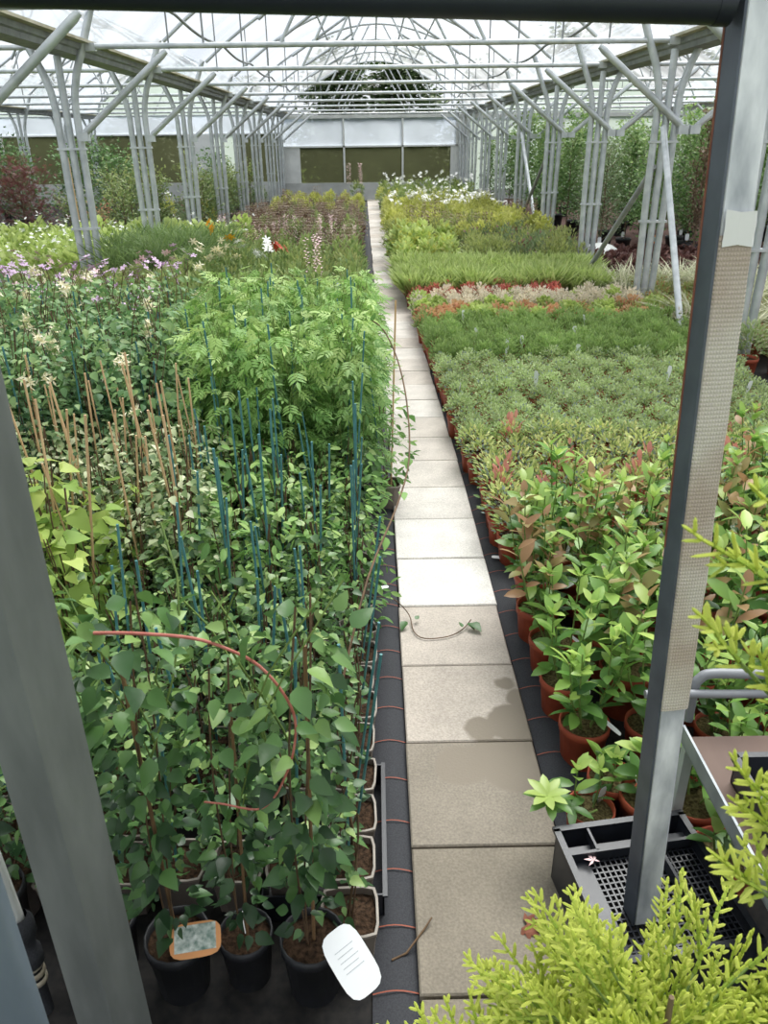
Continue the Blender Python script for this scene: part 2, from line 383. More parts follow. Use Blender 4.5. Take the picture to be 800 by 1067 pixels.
def scatter(g, T, pos, dirs, size, mat, tint=.5, roll=.5, rng=RNG, up=(0, 0, 1)):
    TV, TF = T; pos = np.asarray(pos, float).reshape(-1, 3); N = len(pos)
    if N == 0: return
    y = nrm(np.asarray(dirs, float).reshape(-1, 3)); u = np.broadcast_to(np.array(up, float), (N, 3)) + rng.normal(0, .02, (N, 3))
    x = np.cross(y, u); bad = np.linalg.norm(x, axis=1) < .05; x[bad] = [1, 0, 0]; x = nrm(x); z = np.cross(x, y)
    a = rng.uniform(-roll, roll, N)[:, None]
    x, z = x * np.cos(a) + z * np.sin(a), z * np.cos(a) - x * np.sin(a)
    size = np.broadcast_to(np.asarray(size, float), (N,))[:, None, None]
    V = pos[:, None] + size * (TV[None, :, 0:1] * x[:, None] + TV[None, :, 1:2] * y[:, None] + TV[None, :, 2:3] * z[:, None])
    k = len(TV); Fa = (TF[None] + (np.arange(N) * k)[:, None, None]).reshape(-1, 3)
    t = np.repeat(np.broadcast_to(np.clip(np.asarray(tint, float), 0, 1), (N,)), k)
    g.add(V.reshape(-1, 3), Fa, mat, t, True)
def sph(n, rng, zmin=-1.0):
    z = rng.uniform(zmin, 1, n); a = rng.uniform(0, 2 * pi, n); q = np.sqrt(1 - z * z)
    return np.stack([q * np.cos(a), q * np.sin(a), z], 1)
def floret(g, p, d, s, mat, n=5, T=PETAL, open_=1.0, rng=RNG):
    d = nrm(np.array(d, float)); a = np.array([1., 0, 0]) if abs(d[0]) < .8 else np.array([0, 1., 0]); x = nrm(np.cross(d, a)); y = np.cross(d, x)
    th = np.arange(n) * 2 * pi / n + rng.uniform(0, 6)
    D = open_ * (np.cos(th)[:, None] * x + np.sin(th)[:, None] * y) + .45 * d
    scatter(g, T, np.repeat([p], n, 0), D, s, mat, .5, .1, rng, up=tuple(d))

# ------------------------------------------------------------------ scene objects
def tag(o, label=None, cat=None, group=None, kind=None):
    if label: o['label'] = label
    if cat: o['category'] = cat
    if group: o['group'] = group
    if kind: o['kind'] = kind
    return o
def link(name, data, parent=None, loc=None, rz=None, sc=None):
    o = bpy.data.objects.new(name, data); COL.objects.link(o)
    if parent: o.parent = parent
    if loc is not None: o.location = loc
    if rz is not None: o.rotation_euler = (0, 0, rz)
    if sc is not None: o.scale = (sc, sc, sc)
    return o
def root(name, label, cat, loc=(0, 0, 0), rz=0, group=None, kind=None):
    o = link(name, None, None, loc, rz); o.empty_display_size = .1
    return tag(o, label, cat, group, kind)
def part(name, g, parent, label=None):
    o = link(name, g.mesh(name), parent)
    if label: o['label'] = label
    return o
def copy_tree(src, loc, rz=None, label=None):
    c = src.copy(); COL.objects.link(c); c.location = loc
    if rz is not None: c.rotation_euler = (0, 0, rz)
    if label: c['label'] = label
    for ch in src.children:
        d = ch.copy(); COL.objects.link(d); d.parent = c
        for e in ch.children:
            f = e.copy(); COL.objects.link(f); f.parent = d
    return c
ORD = ['first', 'second', 'third', 'fourth', 'fifth', 'sixth', 'seventh', 'eighth', 'ninth', 'tenth', 'eleventh', 'twelfth', 'thirteenth', 'fourteenth', 'fifteenth', 'sixteenth', 'seventeenth', 'eighteenth', 'nineteenth', 'twentieth']

# path frame: straight to y = 4, then bearing slightly left
def shift(y): return 0.0 if y < 4 else -.0122 * (y - 4)
PL, PR = .08, .482

# ================================================================== SETTING
def struct(name, g, label=None): return tag(link(name, g.mesh(name)), label, None, None, 'structure')
HOUSE_C = [.12, -6.06, -12.24, 6.30, 12.48]; HALF = 3.09; EAVE = 2.64; RIDGE = 4.1; YB = 28.3; YN = -2.0
FY = [3.6, 6.3, 8.75, 11.35, 14.1, 16.9, 19.7, 22.5, 25.4, 28.1]
def roofz(dx): return EAVE + (RIDGE - EAVE) * (1 - (abs(dx) / HALF) ** 1.9)

g = G(); box(g, -60, 60, -14, 90, -.3, -.06, 'field'); struct('ground', g)
g = G(); box(g, -15.4, 3.55, YN, YB, -.05, 0, 'ground_fabric'); struct('floor', g)
g = G(); box(g, 3.55, 15.6, YN, YB, -.05, 0, 'ground_bark'); struct('floor_bark', g)
# paving
g = G(); y = .74; i = 0
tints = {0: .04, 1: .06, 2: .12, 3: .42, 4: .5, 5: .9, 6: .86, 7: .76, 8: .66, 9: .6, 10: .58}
JOINTS = [.72, 1.08, 1.485, 1.89, 2.29, 2.69, 3.09, 3.5, 3.9]
while y < YB - .1:
    y0 = JOINTS[i] if i < len(JOINTS) else y
    y1 = JOINTS[i + 1] if i + 1 < len(JOINTS) else y0 + .402
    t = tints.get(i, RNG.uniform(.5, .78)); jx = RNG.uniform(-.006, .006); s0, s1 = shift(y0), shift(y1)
    zt = .03 + RNG.uniform(-.002, .002); q = .0035
    V = [[PL + jx + s0, y0 + q, 0], [PR + jx + s0, y0 + q, 0], [PR + jx + s1, y1 - q, 0], [PL + jx + s1, y1 - q, 0]]
    Vt = [[a, b, zt - .004] for a, b, _ in V]; b = .004
    Vi = [[V[0][0] + b, V[0][1] + b, zt], [V[1][0] - b, V[1][1] + b, zt], [V[2][0] - b, V[2][1] - b, zt], [V[3][0] + b, V[3][1] - b, zt]]
    W = V + Vt + Vi; Fq = []
    for a in range(4):
        c = (a + 1) % 4; Fq += [[a, c, 4 + c, 4 + a], [4 + a, 4 + c, 8 + c, 8 + a]]
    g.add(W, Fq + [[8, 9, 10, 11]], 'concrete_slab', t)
    y = y1; i += 1
struct('path', g, 'straight path of pale square concrete slabs between the plant beds')
# woven fabric strips either side with red marker threads
def strip(name, xa, xb, y0, y1, label):
    g = G(); ys = np.arange(y0, y1 + .01, .12); V = []; n = 7
    for y in ys:
        for k in range(n):
            u = k / (n - 1); V.append([xa(y) + (xb(y) - xa(y)) * u, y, .006 + .012 * sin(u * pi) + RNG.uniform(0, .004)])
    F = [[r * n + c, r * n + c + 1, (r + 1) * n + c + 1, (r + 1) * n + c] for r in range(len(ys) - 1) for c in range(n - 1)]
    g.add(V, F, 'fabric_black', .5, True)
    for y in np.arange(y0 + .1, min(y1, 14), .162):
        V = []
        for k in range(n):
            u = k / (n - 1); X = xa(y) + (xb(y) - xa(y)) * u; Z = .012 + .013 * sin(u * pi)
            V += [[X, y - .0016, Z], [X, y + .0016, Z]]
        g.add(V, [[2 * k, 2 * k + 2, 2 * k + 3, 2 * k + 1] for k in range(n - 1)], 'red_thread')
    struct(name, g, label)
strip('fabric_edge', lambda y: -.03 + shift(y), lambda y: PL - .004 + shift(y), 1.0, 27.5, 'black woven ground fabric strip along the left edge of the path')
strip('fabric_edge', lambda y: PR + .004 + shift(y), lambda y: PR + .115 + shift(y), 1.42, 27.5, 'black woven ground fabric strip along the right edge of the path')

# roof films, one per house
for c in HOUSE_C:
    g = G(); xs = np.linspace(-HALF, HALF, 25); V = []; ys = np.linspace(YN, YB, 40)
    for yy in ys:
        for x in xs: V.append([c + x, yy, roofz(x) + .03 + .012 * sin(yy * 4.4)])
    n = len(xs)
    F = [[r * n + k, r * n + k + 1, (r + 1) * n + k + 1, (r + 1) * n + k] for r in range(len(ys) - 1) for k in range(n - 1)]
    g.add(V, F, 'roof_film', .5, True); struct('ceiling', g)
# end wall: kick boards, mullions, panes, hung film above (top of the path house gable is open)
def pane(name, x0, x1, z0, z1, mat, yy=YB + .05):
    g = G(); nx = max(2, int((x1 - x0) / .25)); V = []; zs = np.linspace(z0, z1, 6); xs = np.linspace(x0, x1, nx)
    for z in zs:
        for x in xs: V.append([x, yy + .015 * sin(x * 5 + z * 3), z])
    F = [[r * nx + k, r * nx + k + 1, (r + 1) * nx + k + 1, (r + 1) * nx + k] for r in range(5) for k in range(nx - 1)]
    g.add(V, F, mat, .5, True)
    return struct(name, g)
wn = 1
def wall_bit(name, x0, x1, z0, z1, mat, y0=YB, y1=YB + .1):
    g = G(); box(g, x0, x1, y0, y1, z0, z1, mat); return struct(name, g)
wall_bit('wall_back', -15.4, -3.0, 0, .62, 'wall_base'); wall_bit('wall_back', -3.0, 3.2, 0, .56, 'wall_base'); wall_bit('wall_back', 3.2, 15.6, 0, .3, 'wall_base')
wall_bit('wall_back', -3.0, -2.42, .56, 1.66, 'wall_white'); wall_bit('wall_back', 2.82, 3.2, .3, 2.5, 'wall_white')
for (x0, x1) in ((-2.42, -.98), (-.92, .98), (1.02, 2.6)):
    pane('window_%d' % wn, x0, x1, .56, 1.66, 'net_pane'); wn += 1
pane('wall_back_film', -3.0, 3.0, 1.68, 2.5, 'hung_film', YB + .02)
for x in (-.95, 1.0): wall_bit('trim_1', x - .03, x + .03, .56, 2.52, 'frame_alu', YB - .03)
wall_bit('trim_2', -3.0, 3.1, 1.64, 1.69, 'frame_alu', YB - .03); wall_bit('trim_2', -3.0, 3.1, 2.5, 2.6, 'frame_alu', YB - .03)
wall_bit('trim_3', 2.76, 2.84, .3, 2.6, 'frame_alu', YB - .03); wall_bit('trim_4', 2.6, 2.76, .56, 1.66, 'wall_white')
for (x0, x1) in ((-15.3, -12.3), (-12.2, -9.2), (-9.1, -6.15), (-4.5, -3.1)):
    pane('window_%d' % wn, x0, x1, .62, 2.08, 'net_pane'); wn += 1
pane('wall_back_film', -15.4, -3.0, 2.1, 2.62, 'hung_film')
wall_bit('trim_8', -15.4, -3.0, 2.06, 2.1, 'frame_alu')
wall_bit('door_1', -6.1, -5.3, 0, 2.08, 'wall_white', YB - .04)
pane('window_%d' % wn, -5.25, -4.55, .62, 2.08, 'side_film'); wn += 1
for x in (-12.25, -9.15, -6.12, -5.27, -4.52, -3.05): wall_bit('trim_5', x - .04, x + .04, .5, 2.1, 'frame_alu', YB - .03)
pane('wall_back_film', 3.2, 15.6, .3, 2.5, 'side_film')
wall_bit('trim_6', 3.2, 15.6, 2.46, 2.6, 'frame_alu', YB - .03)
for x in (6.3, 9.4, 12.4): wall_bit('trim_7', x - .04, x + .04, .3, 2.5, 'frame_alu', YB - .03)
g = G()
for c in (-6.06, -12.24, 6.30, 12.48):
    xs = np.linspace(-HALF, HALF, 17); V = []
    for x in xs: V += [[c + x, YB + .05, 2.6], [c + x, YB + .05, roofz(x)]]
    g.add(V, [[2 * k, 2 * k + 2, 2 * k + 3, 2 * k + 1] for k in range(16)], 'side_film')
struct('wall_back_gable', g)
for nm, x in (('wall_left', -15.4), ('wall_right', 15.6)):
    g = G(); box(g, x - .05, x + .05, YN, YB, 0, .6, 'wall_base'); struct(nm, g)
    g = G(); V = [[x, YN, .6], [x, YB, .6], [x, YB, 2.64], [x, YN, 2.64]]; g.add(V, [[0, 1, 2, 3]], 'side_film'); struct(nm + '_film', g)

# ------------------------------------------------------------------ steel frame
GX = [-9.15, -2.97, 3.21, 9.39]
GN = ['outer left', 'left', 'right', 'outer right']
def gutter(x, label):
    r = root('roof_gutter', label, 'gutter', (x, 0, 0))
    g = G(); V = []
    prof = [(-.16, 2.655), (-.15, 2.61), (-.12, 2.60), (-.11, 2.555), (.11, 2.555), (.12, 2.60), (.15, 2.61), (.16, 2.655), (.13, 2.655), (.1, 2.575), (-.1, 2.575), (-.13, 2.655)]
    for yy in (YN, YB):
        for a, b in prof: V.append([a, yy, b])
    n = len(prof); F = [[k, (k + 1) % n, n + (k + 1) % n, n + k] for k in range(n)]
    g.add(V, F, 'gutter_metal'); part('channel', g, r)
    g = G()
    for s in (-1, 1): box(g, s * .2 - .045, s * .2 + .045, YN, YB, 2.655, 2.68, 'gutter_lip')
    part('film_clamp', g, r)
for x, nme in zip(GX, GN): gutter(x, f'long grey roof gutter carried by the {nme} row of support posts')
def make_post():
    r = root('support_post', '', 'post', (0, 0, 0), 0, 'support posts under the gutters')
    for k, off in enumerate((-.1, 0, .1)):
        g = G()
        if off == 0: pts = [(0, 0, 0), (0, 0, 2.555)]
        else:
            s = 1 if off > 0 else -1
            pts = [(off * .75, 0, 0), (off, 0, 1.2), (off, 0, 2.1), (off + s * .02, 0, 2.25), (off + s * .07, 0, 2.42), (off + s * .15, 0, 2.6), (off + s * .3, 0, roofz(HALF - .42) - .03)]
        tube(g, pts, .037, 'galvanised', 9); part('pole', g, r)
    for z in (.95, 1.72):
        g = G(); box(g, -.142, .142, -.041, .041, z, z + .022, 'galvanised'); part('collar', g, r)
    return r
POST = None
side_word = {-9.15: 'in the far left row', -2.97: 'in the row left of the path', 3.21: 'in the row right of the path', 9.39: 'in the far right row'}
for x in GX:
    k = 0
    for yy in FY[1:]:
        xx = x - .1 if x == -2.97 else (x - .22 if x == 3.21 else x)
        q = (proj(xx, yy, 1.9), proj(xx, yy, .7))
        if not any(v and -30 < v[0] < 830 for v in q): continue
        lab = f'galvanised triple-pole support post, {ORD[k]} from the front {side_word[x]}'; k += 1
        if POST is None: POST = make_post(); POST.location = (xx, yy, 0); POST['label'] = lab
        else: copy_tree(POST, (xx, yy, 0), 0, lab)
def make_truss(knee=True):
    r = root('roof_truss', '', 'truss', (0, 0, 0), 0, 'arched roof trusses')
    g = G(); xs = np.linspace(-HALF + .35, HALF - .35, 19); tube(g, [(x, 0, roofz(x)) for x in xs], .024, 'galvanised', 7); part('arch', g, r)
    g = G(); tube(g, [(-HALF + .24, 0, 2.63), (HALF - .24, 0, 2.63)], .026, 'galvanised', 8)
    for s in (-1, 1): box(g, s * (HALF - .24) - .05, s * (HALF - .24) + .05, -.03, .03, 2.59, 2.66, 'galvanised')
    part('tie_bar', g, r)
    for s in (-1, 1):
        g = G(); a = np.array([s * (HALF - .06), -.07, 1.86]); b = np.array([s * (HALF - .98), -.05, 2.58])
        tube(g, [a, a + (b - a) * .05, b - (b - a) * .05, b], [.024, .034, .034, .024], 'galvanised', 8); box(g, a[0] - .05, a[0] + .05, -.1, -.02, 1.8, 1.88, 'galvanised')
        if knee: part('knee_brace', g, r)
        g = G(); tube(g, [(s * 1.75, 0, 2.63), (s * 1.75, 0, roofz(1.75))], .011, 'gutter_metal', 6); part('hanger_rod', g, r)
        g = G(); tube(g, [(s * .15, 0, RIDGE - .02), (s * 1.0, 0, 2.64)], .017, 'galvanised', 7); part('strut', g, r)
        g = G(); tube(g, [(s * 1.85, 0, roofz(1.85) - .03), (s * .5, -2.2, roofz(.5) - .05)], [.03, .024], 'galvanised', 7); part('roof_brace', g, r)
    return r
TRS = {}
names = ['over the path house', 'over the house left of the path', 'over the farthest house to the left', 'over the house right of the path', 'over the farthest house to the right']
for c, nm in zip(HOUSE_C, names):
    k = 0
    for yy in FY[1:]:
        q = [proj(c + a, yy, z) for a, z in ((-2.9, 2.0), (0, 2.6), (2.9, 2.0), (0, 4), (-2.9, 2.6), (2.9, 2.6))]
        if not any(v and -20 < v[0] < 820 and v[1] > 0 for v in q): continue
        lab = f'galvanised arched roof truss {nm}, {ORD[k]} from the front'; k += 1
        kn = c > 0
        if kn not in TRS: TRS[kn] = make_truss(kn); TRS[kn].location = (c, yy, 0); TRS[kn]['label'] = lab
        else: copy_tree(TRS[kn], (c, yy, 0), 0, lab)
# purlins and sagging irrigation pipes
for dx in (-1.1, -.55, 0, .55, 1.1):
    w = {-1.1: 'outer left', -.55: 'inner left', 0: 'ridge', .55: 'inner right', 1.1: 'outer right'}[dx]
    g = G(); tube(g, [(HOUSE_C[0] + dx, YN, roofz(dx) - .03), (HOUSE_C[0] + dx, YB, roofz(dx) - .03)], .02, 'galvanised', 6)
    tag(link('purlin', g.mesh('purlin')), f'thin {w} purlin tube running the length of the path house roof', 'purlin')
for X, Z, w in ((-1.97, 2.92, 'left'), (2.33, 2.88, 'right')):
    g = G(); pts = []
    ys = np.arange(3.0, 27.5, .23)
    for yy in ys: pts.append((X, yy, Z + .03 - .06 * abs(sin(pi * (yy - 3.6) / 2.75))))
    tube(g, pts, .016, 'gutter_metal', 6)
    o = root('irrigation_pipe', f'dark sagging irrigation pipe hung below the roof on the {w} of the path house', 'pipe')
    part('pipe_run', g, o)
    for yy in FY[1:-1]:
        g = G(); tube(g, [(X, yy, 2.6), (X, yy, roofz(X - .12))], .009, 'gutter_metal', 5); part('hanger', g, o)
# leaning braces at right posts
def lean(name, a, b, r, mat, label):
    g = G(); tube(g, [a, b], r, mat, 8); tag(link(name, g.mesh(name)), label, 'brace')
lean('raking_brace', (2.93, 8.62, 1.86), (2.72, 6.7, 0), .032, 'galvanised', 'pale raking brace tube leaning from the nearest right support post to the bed')
lean('raking_brace', (2.93, 8.75, 1.5), (2.66, 10.4, 0), .03, 'gutter_metal', 'dark raking brace leaning behind the nearest right support post')
lean('raking_brace', (2.93, 16.8, 1.9), (2.93, 14.3, 0), .032, 'galvanised', 'pale raking brace tube farther along the right row of posts')
lean('raking_brace', (2.95, 14.2, 1.6), (2.8, 16.4, 0), .03, 'gutter_metal', 'dark raking brace farther along the right row of posts')

# ------------------------------------------------------------------ doorway
PYT = 1.26
r = root('door_post', 'leaning steel box-section door post on the right, wrapped in woven tape', 'post')
A = np.array([.577, 1.165, .175]); B = np.array([.545, 1.30, 2.05])
d = nrm(B - A); xh = nrm(np.cross(np.array([0, 1., 0]), d)); xh = xh if xh[0] > 0 else -xh; yh = np.cross(d, xh)
RZ = rot(rz=radians(7)); XY = RZ[:2, :2]
xa = xh * XY[0, 0] + yh * XY[1, 0]; ya = xh * XY[0, 1] + yh * XY[1, 1]
RM = np.stack([xa, ya, d], 1); L = np.linalg.norm(B - A)
g = G(); W, Dp = .029, .024
V = []; pr = [(-W, -Dp + .006), (-W + .006, -Dp), (W - .006, -Dp), (W, -Dp + .006), (W, Dp), (-W, Dp)]
for z in (0, L): V += [np.array(A) + RM @ np.array([a, b, z]) for a, b in pr]
g.add(V, [[k, (k + 1) % 6, 6 + (k + 1) % 6, 6 + k] for k in range(6)], 'steel_worn'); g.add(V[:6], [[5, 4, 3, 2, 1, 0]], 'steel_worn')
part('post_tube', g, r)
g = G(); box(g, -W - .0015, -W + .003, -Dp - .001, Dp + .001, 0, L, 'steel_edge', RM, A); box(g, -W - .0022, -W + .001, Dp - .004, Dp + .002, .9, L, 'dead_leaf', RM, A)
part('edge_strip', g, r, 'dark left side of the post')  # left side of the post in a darker steel colour than the front
def fp(h): return (h - A[2]) / d[2]
g = G(); z0, z1 = fp(.745), fp(1.615)
n = 26; V = []
for k in range(n + 1):
    z = z0 + (z1 - z0) * k / n; bulge = .0045 + (.002 if .30 < k / n < .42 else 0) + RNG.uniform(-.0006, .0006)
    for a, b in ((-W + .003, -Dp - .001), (-W + .005, -Dp - bulge), (0, -Dp - bulge - .001), (W - .002, -Dp - bulge), (W + bulge, -Dp + .004), (W + bulge, Dp)):
        V.append(A + RM @ np.array([a, b, z]))
F = [[r_ * 6 + k, r_ * 6 + k + 1, r_ * 6 + k + 7, r_ * 6 + k + 6] for r_ in range(n) for k in range(5)]
g.add(V, F, 'woven_tape'); part('woven_wrap', g, r, 'beige woven tape wrapped round the post')
g = G(); V = []; q = fp(1.598); q2 = fp(1.65)
for k in range(7):
    z = q + (q2 - q) * k / 6
    for a, b in ((-W + .006, -Dp - .007), (0, -Dp - .0085), (W - .002, -Dp - .006), (W + .006, -Dp + .004), (W + .006, Dp)):
        V.append(A + RM @ np.array([a + RNG.uniform(-.001, .001), b, z + RNG.uniform(-.003, .003)]))
g.add(V, [[r_ * 5 + k, r_ * 5 + k + 1, r_ * 5 + k + 6, r_ * 5 + k + 5] for r_ in range(6) for k in range(4)], 'rope_white'); part('white_tape', g, r, 'band of white tape at the top of the woven wrap')
r = root('door_lintel', 'dark blue-black steel tube across the top of the doorway', 'door frame')
g = G(); tube(g, [(-1.1, 1.25, 1.966), (-.5, 1.26, 1.949), (.1, 1.27, 1.932), (.508, 1.28, 1.921)], .026, 'black_tube', 16); part('tube', g, r)
g = G(); tube(g, [(.485, 1.28, 1.9216), (.507, 1.28, 1.921)], .0275, 'black_tube', 16); part('end_collar', g, r)
# left door jamb: galvanised folded channel
r = root('door_jamb', 'grey galvanised steel channel upright beside the doorway on the left', 'post', (-.545, .95, 0))
g = G(); pr = [(-.057, -.02), (.02, -.035), (.022, -.033), (.06, .035), (.056, .037), (.018, -.028), (-.052, -.013), (-.052, .05), (-.057, .05)]
V = [[a, b, z] for z in (0, 2.1) for a, b in pr]; n = len(pr)
g.add(V, [[k, (k + 1) % n, n + (k + 1) % n, n + k] for k in range(n)], 'galvanised_dull'); part('folded_channel', g, r)
g = G(); box(g, -.09, .07, -.05, .07, 0, .006, 'galvanised_dull'); part('base_plate', g, r)
r = root('rail_post', 'blue-grey galvanised tube in the bottom left corner in front of the channel', 'post', (-.53, .70, 0))
g = G(); tube(g, [(0, 0, 0), (0, 0, 1.15)], .03, 'steel_blue', 16); part('tube', g, r); g = G(); lathe(g, [(.05, 0), (.05, .008), (.031, .01)], 'galvanised_dull', 16); part('foot_plate', g, r)
r = root('water_standpipe', 'white plastic water pipe with clamped hose fitting behind the left channel', 'pipe', (-.765, 1.09, 0))
g = G(); tube(g, [(-.012, 0, .29), (-.05, 0, 1.3)], .024, 'pvc_white', 12); part('riser', g, r)
g = G(); lathe(g, [(.017, 0), (.017, .16), (.028, .165), (.028, .2), (.022, .21), (.022, .25), (.03, .255), (.03, .29), (.02, .31)], 'fabric_black', 14); part('coupling', g, r)
g = G()
for z in (.1, .125, .15): lathe(g, [(.02, z), (.024, z + .004), (.024, z + .012), (.02, z + .016)], 'hose_clip', 14)
part('hose_clamp', g, r)

# ================================================================== PLANTS
def pot_round(r, h, mat, n=18, soil='compost'):
    p = G(); t = r * .78
    lathe(p, [(t, 0), (r * .95, h * .82), (r, h * .83), (r, h), (r * .93, h), (r * .9, h * .8)], mat, n, close=True)
    return p, soil_disc(r * .93, h * .87, soil, n)
def soil_disc(r, z, mat, n=14, sq=None, rng=RNG):
    s = G(); V = [[0, 0, z + .006]]
    for q in (.4, .75, 1.0):
        for v in ring(r * q, n, sq): V.append([v[0], v[1], z + rng.uniform(-.006, .007) * (q < 1)])
    i = np.arange(n); j = (i + 1) % n
    s.add(V, np.stack([np.zeros(n, int), 1 + i, 1 + j], 1), mat, .5, True)
    F = np.concatenate([np.stack([1 + q * n + i, 1 + (q + 1) * n + i, 1 + (q + 1) * n + j, 1 + q * n + j], 1) for q in range(2)])
    s.add(V, F, mat, .5, True)
    return s
def pot_square(w, h, mat):
    p = G(); r = w / 2
    lathe(p, [(r * .8, 0), (r * .95, h * .9), (r, h * .91), (r, h), (r * .93, h), (r * .9, h * .8)], mat, 20, 7, close=True); lathe(p, [(r * 1.012, h * .955), (r * 1.012, h * 1.004), (r * .925, h * 1.004), (r * .925, h * .955)], 'taupe_rim', 20, 7)
    return p, soil_disc(r * .92, h * .85, 'compost', 20, 7)
def cane(h, mat, lean_=.03, r=.0045, x=0, y=0, rng=RNG):
    g = G(); a = rng.normal(0, lean_, 2)
    tube(g, [(x, y, .03), (x + a[0] * h * .5, y + a[1] * h * .5, h * .5), (x + a[0] * h, y + a[1] * h, h)], r, mat, 6); return g
def stake(h0, rng=RNG, mat='white_tag', w=.016, h=.075, x=.05, y=0.02, a=None):
    g = G(); a = rng.uniform(0, 6) if a is None else a; R = rot(rng.uniform(-.3, .3), 0, a)
    V = [[-w * .3, 0, -.04], [w * .3, 0, -.04], [w, 0, h * .45], [w, 0, h * .85], [w * .6, 0, h], [-w * .6, 0, h], [-w, 0, h * .85], [-w, 0, h * .45]]
    V = [np.array(v) + np.array([0, o, 0]) for o in (-.0008, .0008) for v in np.array(V)]
    V = np.array(V) @ R.T + np.array([x, y, h0])
    g.add(V, [list(range(8)), list(range(15, 7, -1))], mat); return g
def swirl(n, h0, h1, rfun, rng):
    t = rng.uniform(0, 1, n); a = rng.uniform(0, 2 * pi, n); r = rfun(t) * np.sqrt(rng.uniform(.15, 1, n))
    P = np.stack([r * np.cos(a), r * np.sin(a), h0 + (h1 - h0) * t], 1)
    D = np.stack([np.cos(a), np.sin(a), rng.uniform(-.7, .35, n)], 1) + rng.normal(0, .35, (n, 3))
    return P, D, t
def wisps(n, h0, h1, rad, mat, rng, r=.0022):
    g = G()
    for _ in range(n):
        a = rng.uniform(0, 2 * pi); pts = []
        for k in range(7):
            u = k / 6; pts.append((rad * (.25 + .6 * u) * cos(a + u * 2.5), rad * (.25 + .6 * u) * sin(a + u * 2.5), h0 + (h1 - h0) * u))
        tube(g, pts, r, mat, 4, cap=False)
    return g
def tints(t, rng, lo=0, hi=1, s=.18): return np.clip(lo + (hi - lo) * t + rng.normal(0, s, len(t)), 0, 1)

def gen_climber(rng, h=1.05, n=300, big=.052, r0=.055, r1=.13, canem='brown_cane'):
    p = {}; p['pot'], p['soil'] = pot_round(.072, .17, 'black_pot')
    c = cane(h - .12, canem, .03, .004, rng=rng); p['cane'] = c
    s = wisps(2, .12, h, .05, 'stem_brown', rng, .0022).merge(wisps(3, h * .6, h + .08, .16, 'stem_green', rng)); p['stem'] = s
    f = G(); P, D, t = swirl(n, .2, h, lambda t: r0 + (r1 - r0) * t ** 2.2, rng); kp = (t > .22) | (rng.random(n) < .45); P, D, t = P[kp], D[kp], t[kp]; n = len(t)
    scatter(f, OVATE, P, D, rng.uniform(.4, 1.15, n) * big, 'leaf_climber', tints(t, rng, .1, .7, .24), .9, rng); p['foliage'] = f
    return p
def gen_ivy(rng, h=.5, canem='blue_cane', ch=.75, mat='leaf_ivy', T=OVATE, sz=.036, n=130, pot='taupe_pot', rad=.075, off=0.0):
    p = {}; p['pot'], p['soil'] = pot_square(.132, .13, pot)
    p['cane'] = cane(ch * rng.uniform(.85, 1.1), canem, .07, .004, rng.uniform(-.02, .02), rng.uniform(-.02, .02), rng)
    p['stem'] = wisps(3, .1, h, .035, 'stem_brown', rng)
    f = G(); P, D, t = swirl(n, .13, h, lambda t: rad * (.85 + .5 * np.sin(t * 3)), rng)
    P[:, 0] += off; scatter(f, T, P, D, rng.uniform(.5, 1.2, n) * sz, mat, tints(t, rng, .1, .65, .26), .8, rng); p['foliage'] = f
    return p
def gen_edge_ivy(rng): return gen_ivy(rng, .42, n=75, rad=.05, off=-.035)
def gen_varieg(rng): return gen_ivy(rng, .64, 'bamboo', .92, 'leaf_variegated', OVATE, .032, 240, 'taupe_pot', .1)
def gen_heart(rng):
    p = gen_ivy(rng, .68, 'bamboo', .9, 'leaf_heart', HEART, .07, 64, 'taupe_pot', .12); return p
def gen_green(rng): return gen_ivy(rng, .52, 'blue_cane', .76, 'leaf_bright', ELLIP, .052, 130, 'taupe_pot', .1)
def gen_honey(rng, h=1.0):
    p = {}; p['pot'], _ = pot_round(.09, .18, 'black_pot', 14); p['cane'] = cane(h * .97, 'blue_cane', .03, rng=rng)
    p['stem'] = wisps(5, .15, h + .06, .13, 'stem_brown', rng)
    f = G(); n = 430; P, D, t = swirl(n, .16, h, lambda t: .15 + .07 * t, rng)
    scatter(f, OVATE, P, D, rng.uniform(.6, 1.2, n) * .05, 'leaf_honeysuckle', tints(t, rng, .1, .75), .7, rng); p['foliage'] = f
    return p
def gen_honey_flower(rng):
    p = gen_honey(rng, .98); q = G()
    for _ in range(3):
        a = rng.uniform(0, 2 * pi); P = np.array([.17 * cos(a), .17 * sin(a), rng.uniform(.72, 1.02)])
        for k in range(11): floret(q, P + rng.normal(0, .012, 3), nrm(rng.normal(0, 1, 3) + [cos(a) * .6, sin(a) * .6, .6]), .029, 'petal_cream', 3, LANCE, .7, rng)
    p['flower'] = q; return p
def gen_jasmine(rng, h=1.0):
    p = {}; p['pot'], _ = pot_round(.095, .18, 'black_pot', 14); p['cane'] = cane(h * 1.02, 'blue_cane', .05, rng=rng)
    p['stem'] = wisps(5, .15, h, .12, 'stem_green', rng)
    f = G(); n = 270; P, D, t = swirl(n, .2, h, lambda t: .15 + .06 * np.sin(t * 3), rng); D[:, 2] -= .25
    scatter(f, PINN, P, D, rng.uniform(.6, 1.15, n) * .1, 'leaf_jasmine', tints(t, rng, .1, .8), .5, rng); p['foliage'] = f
    return p
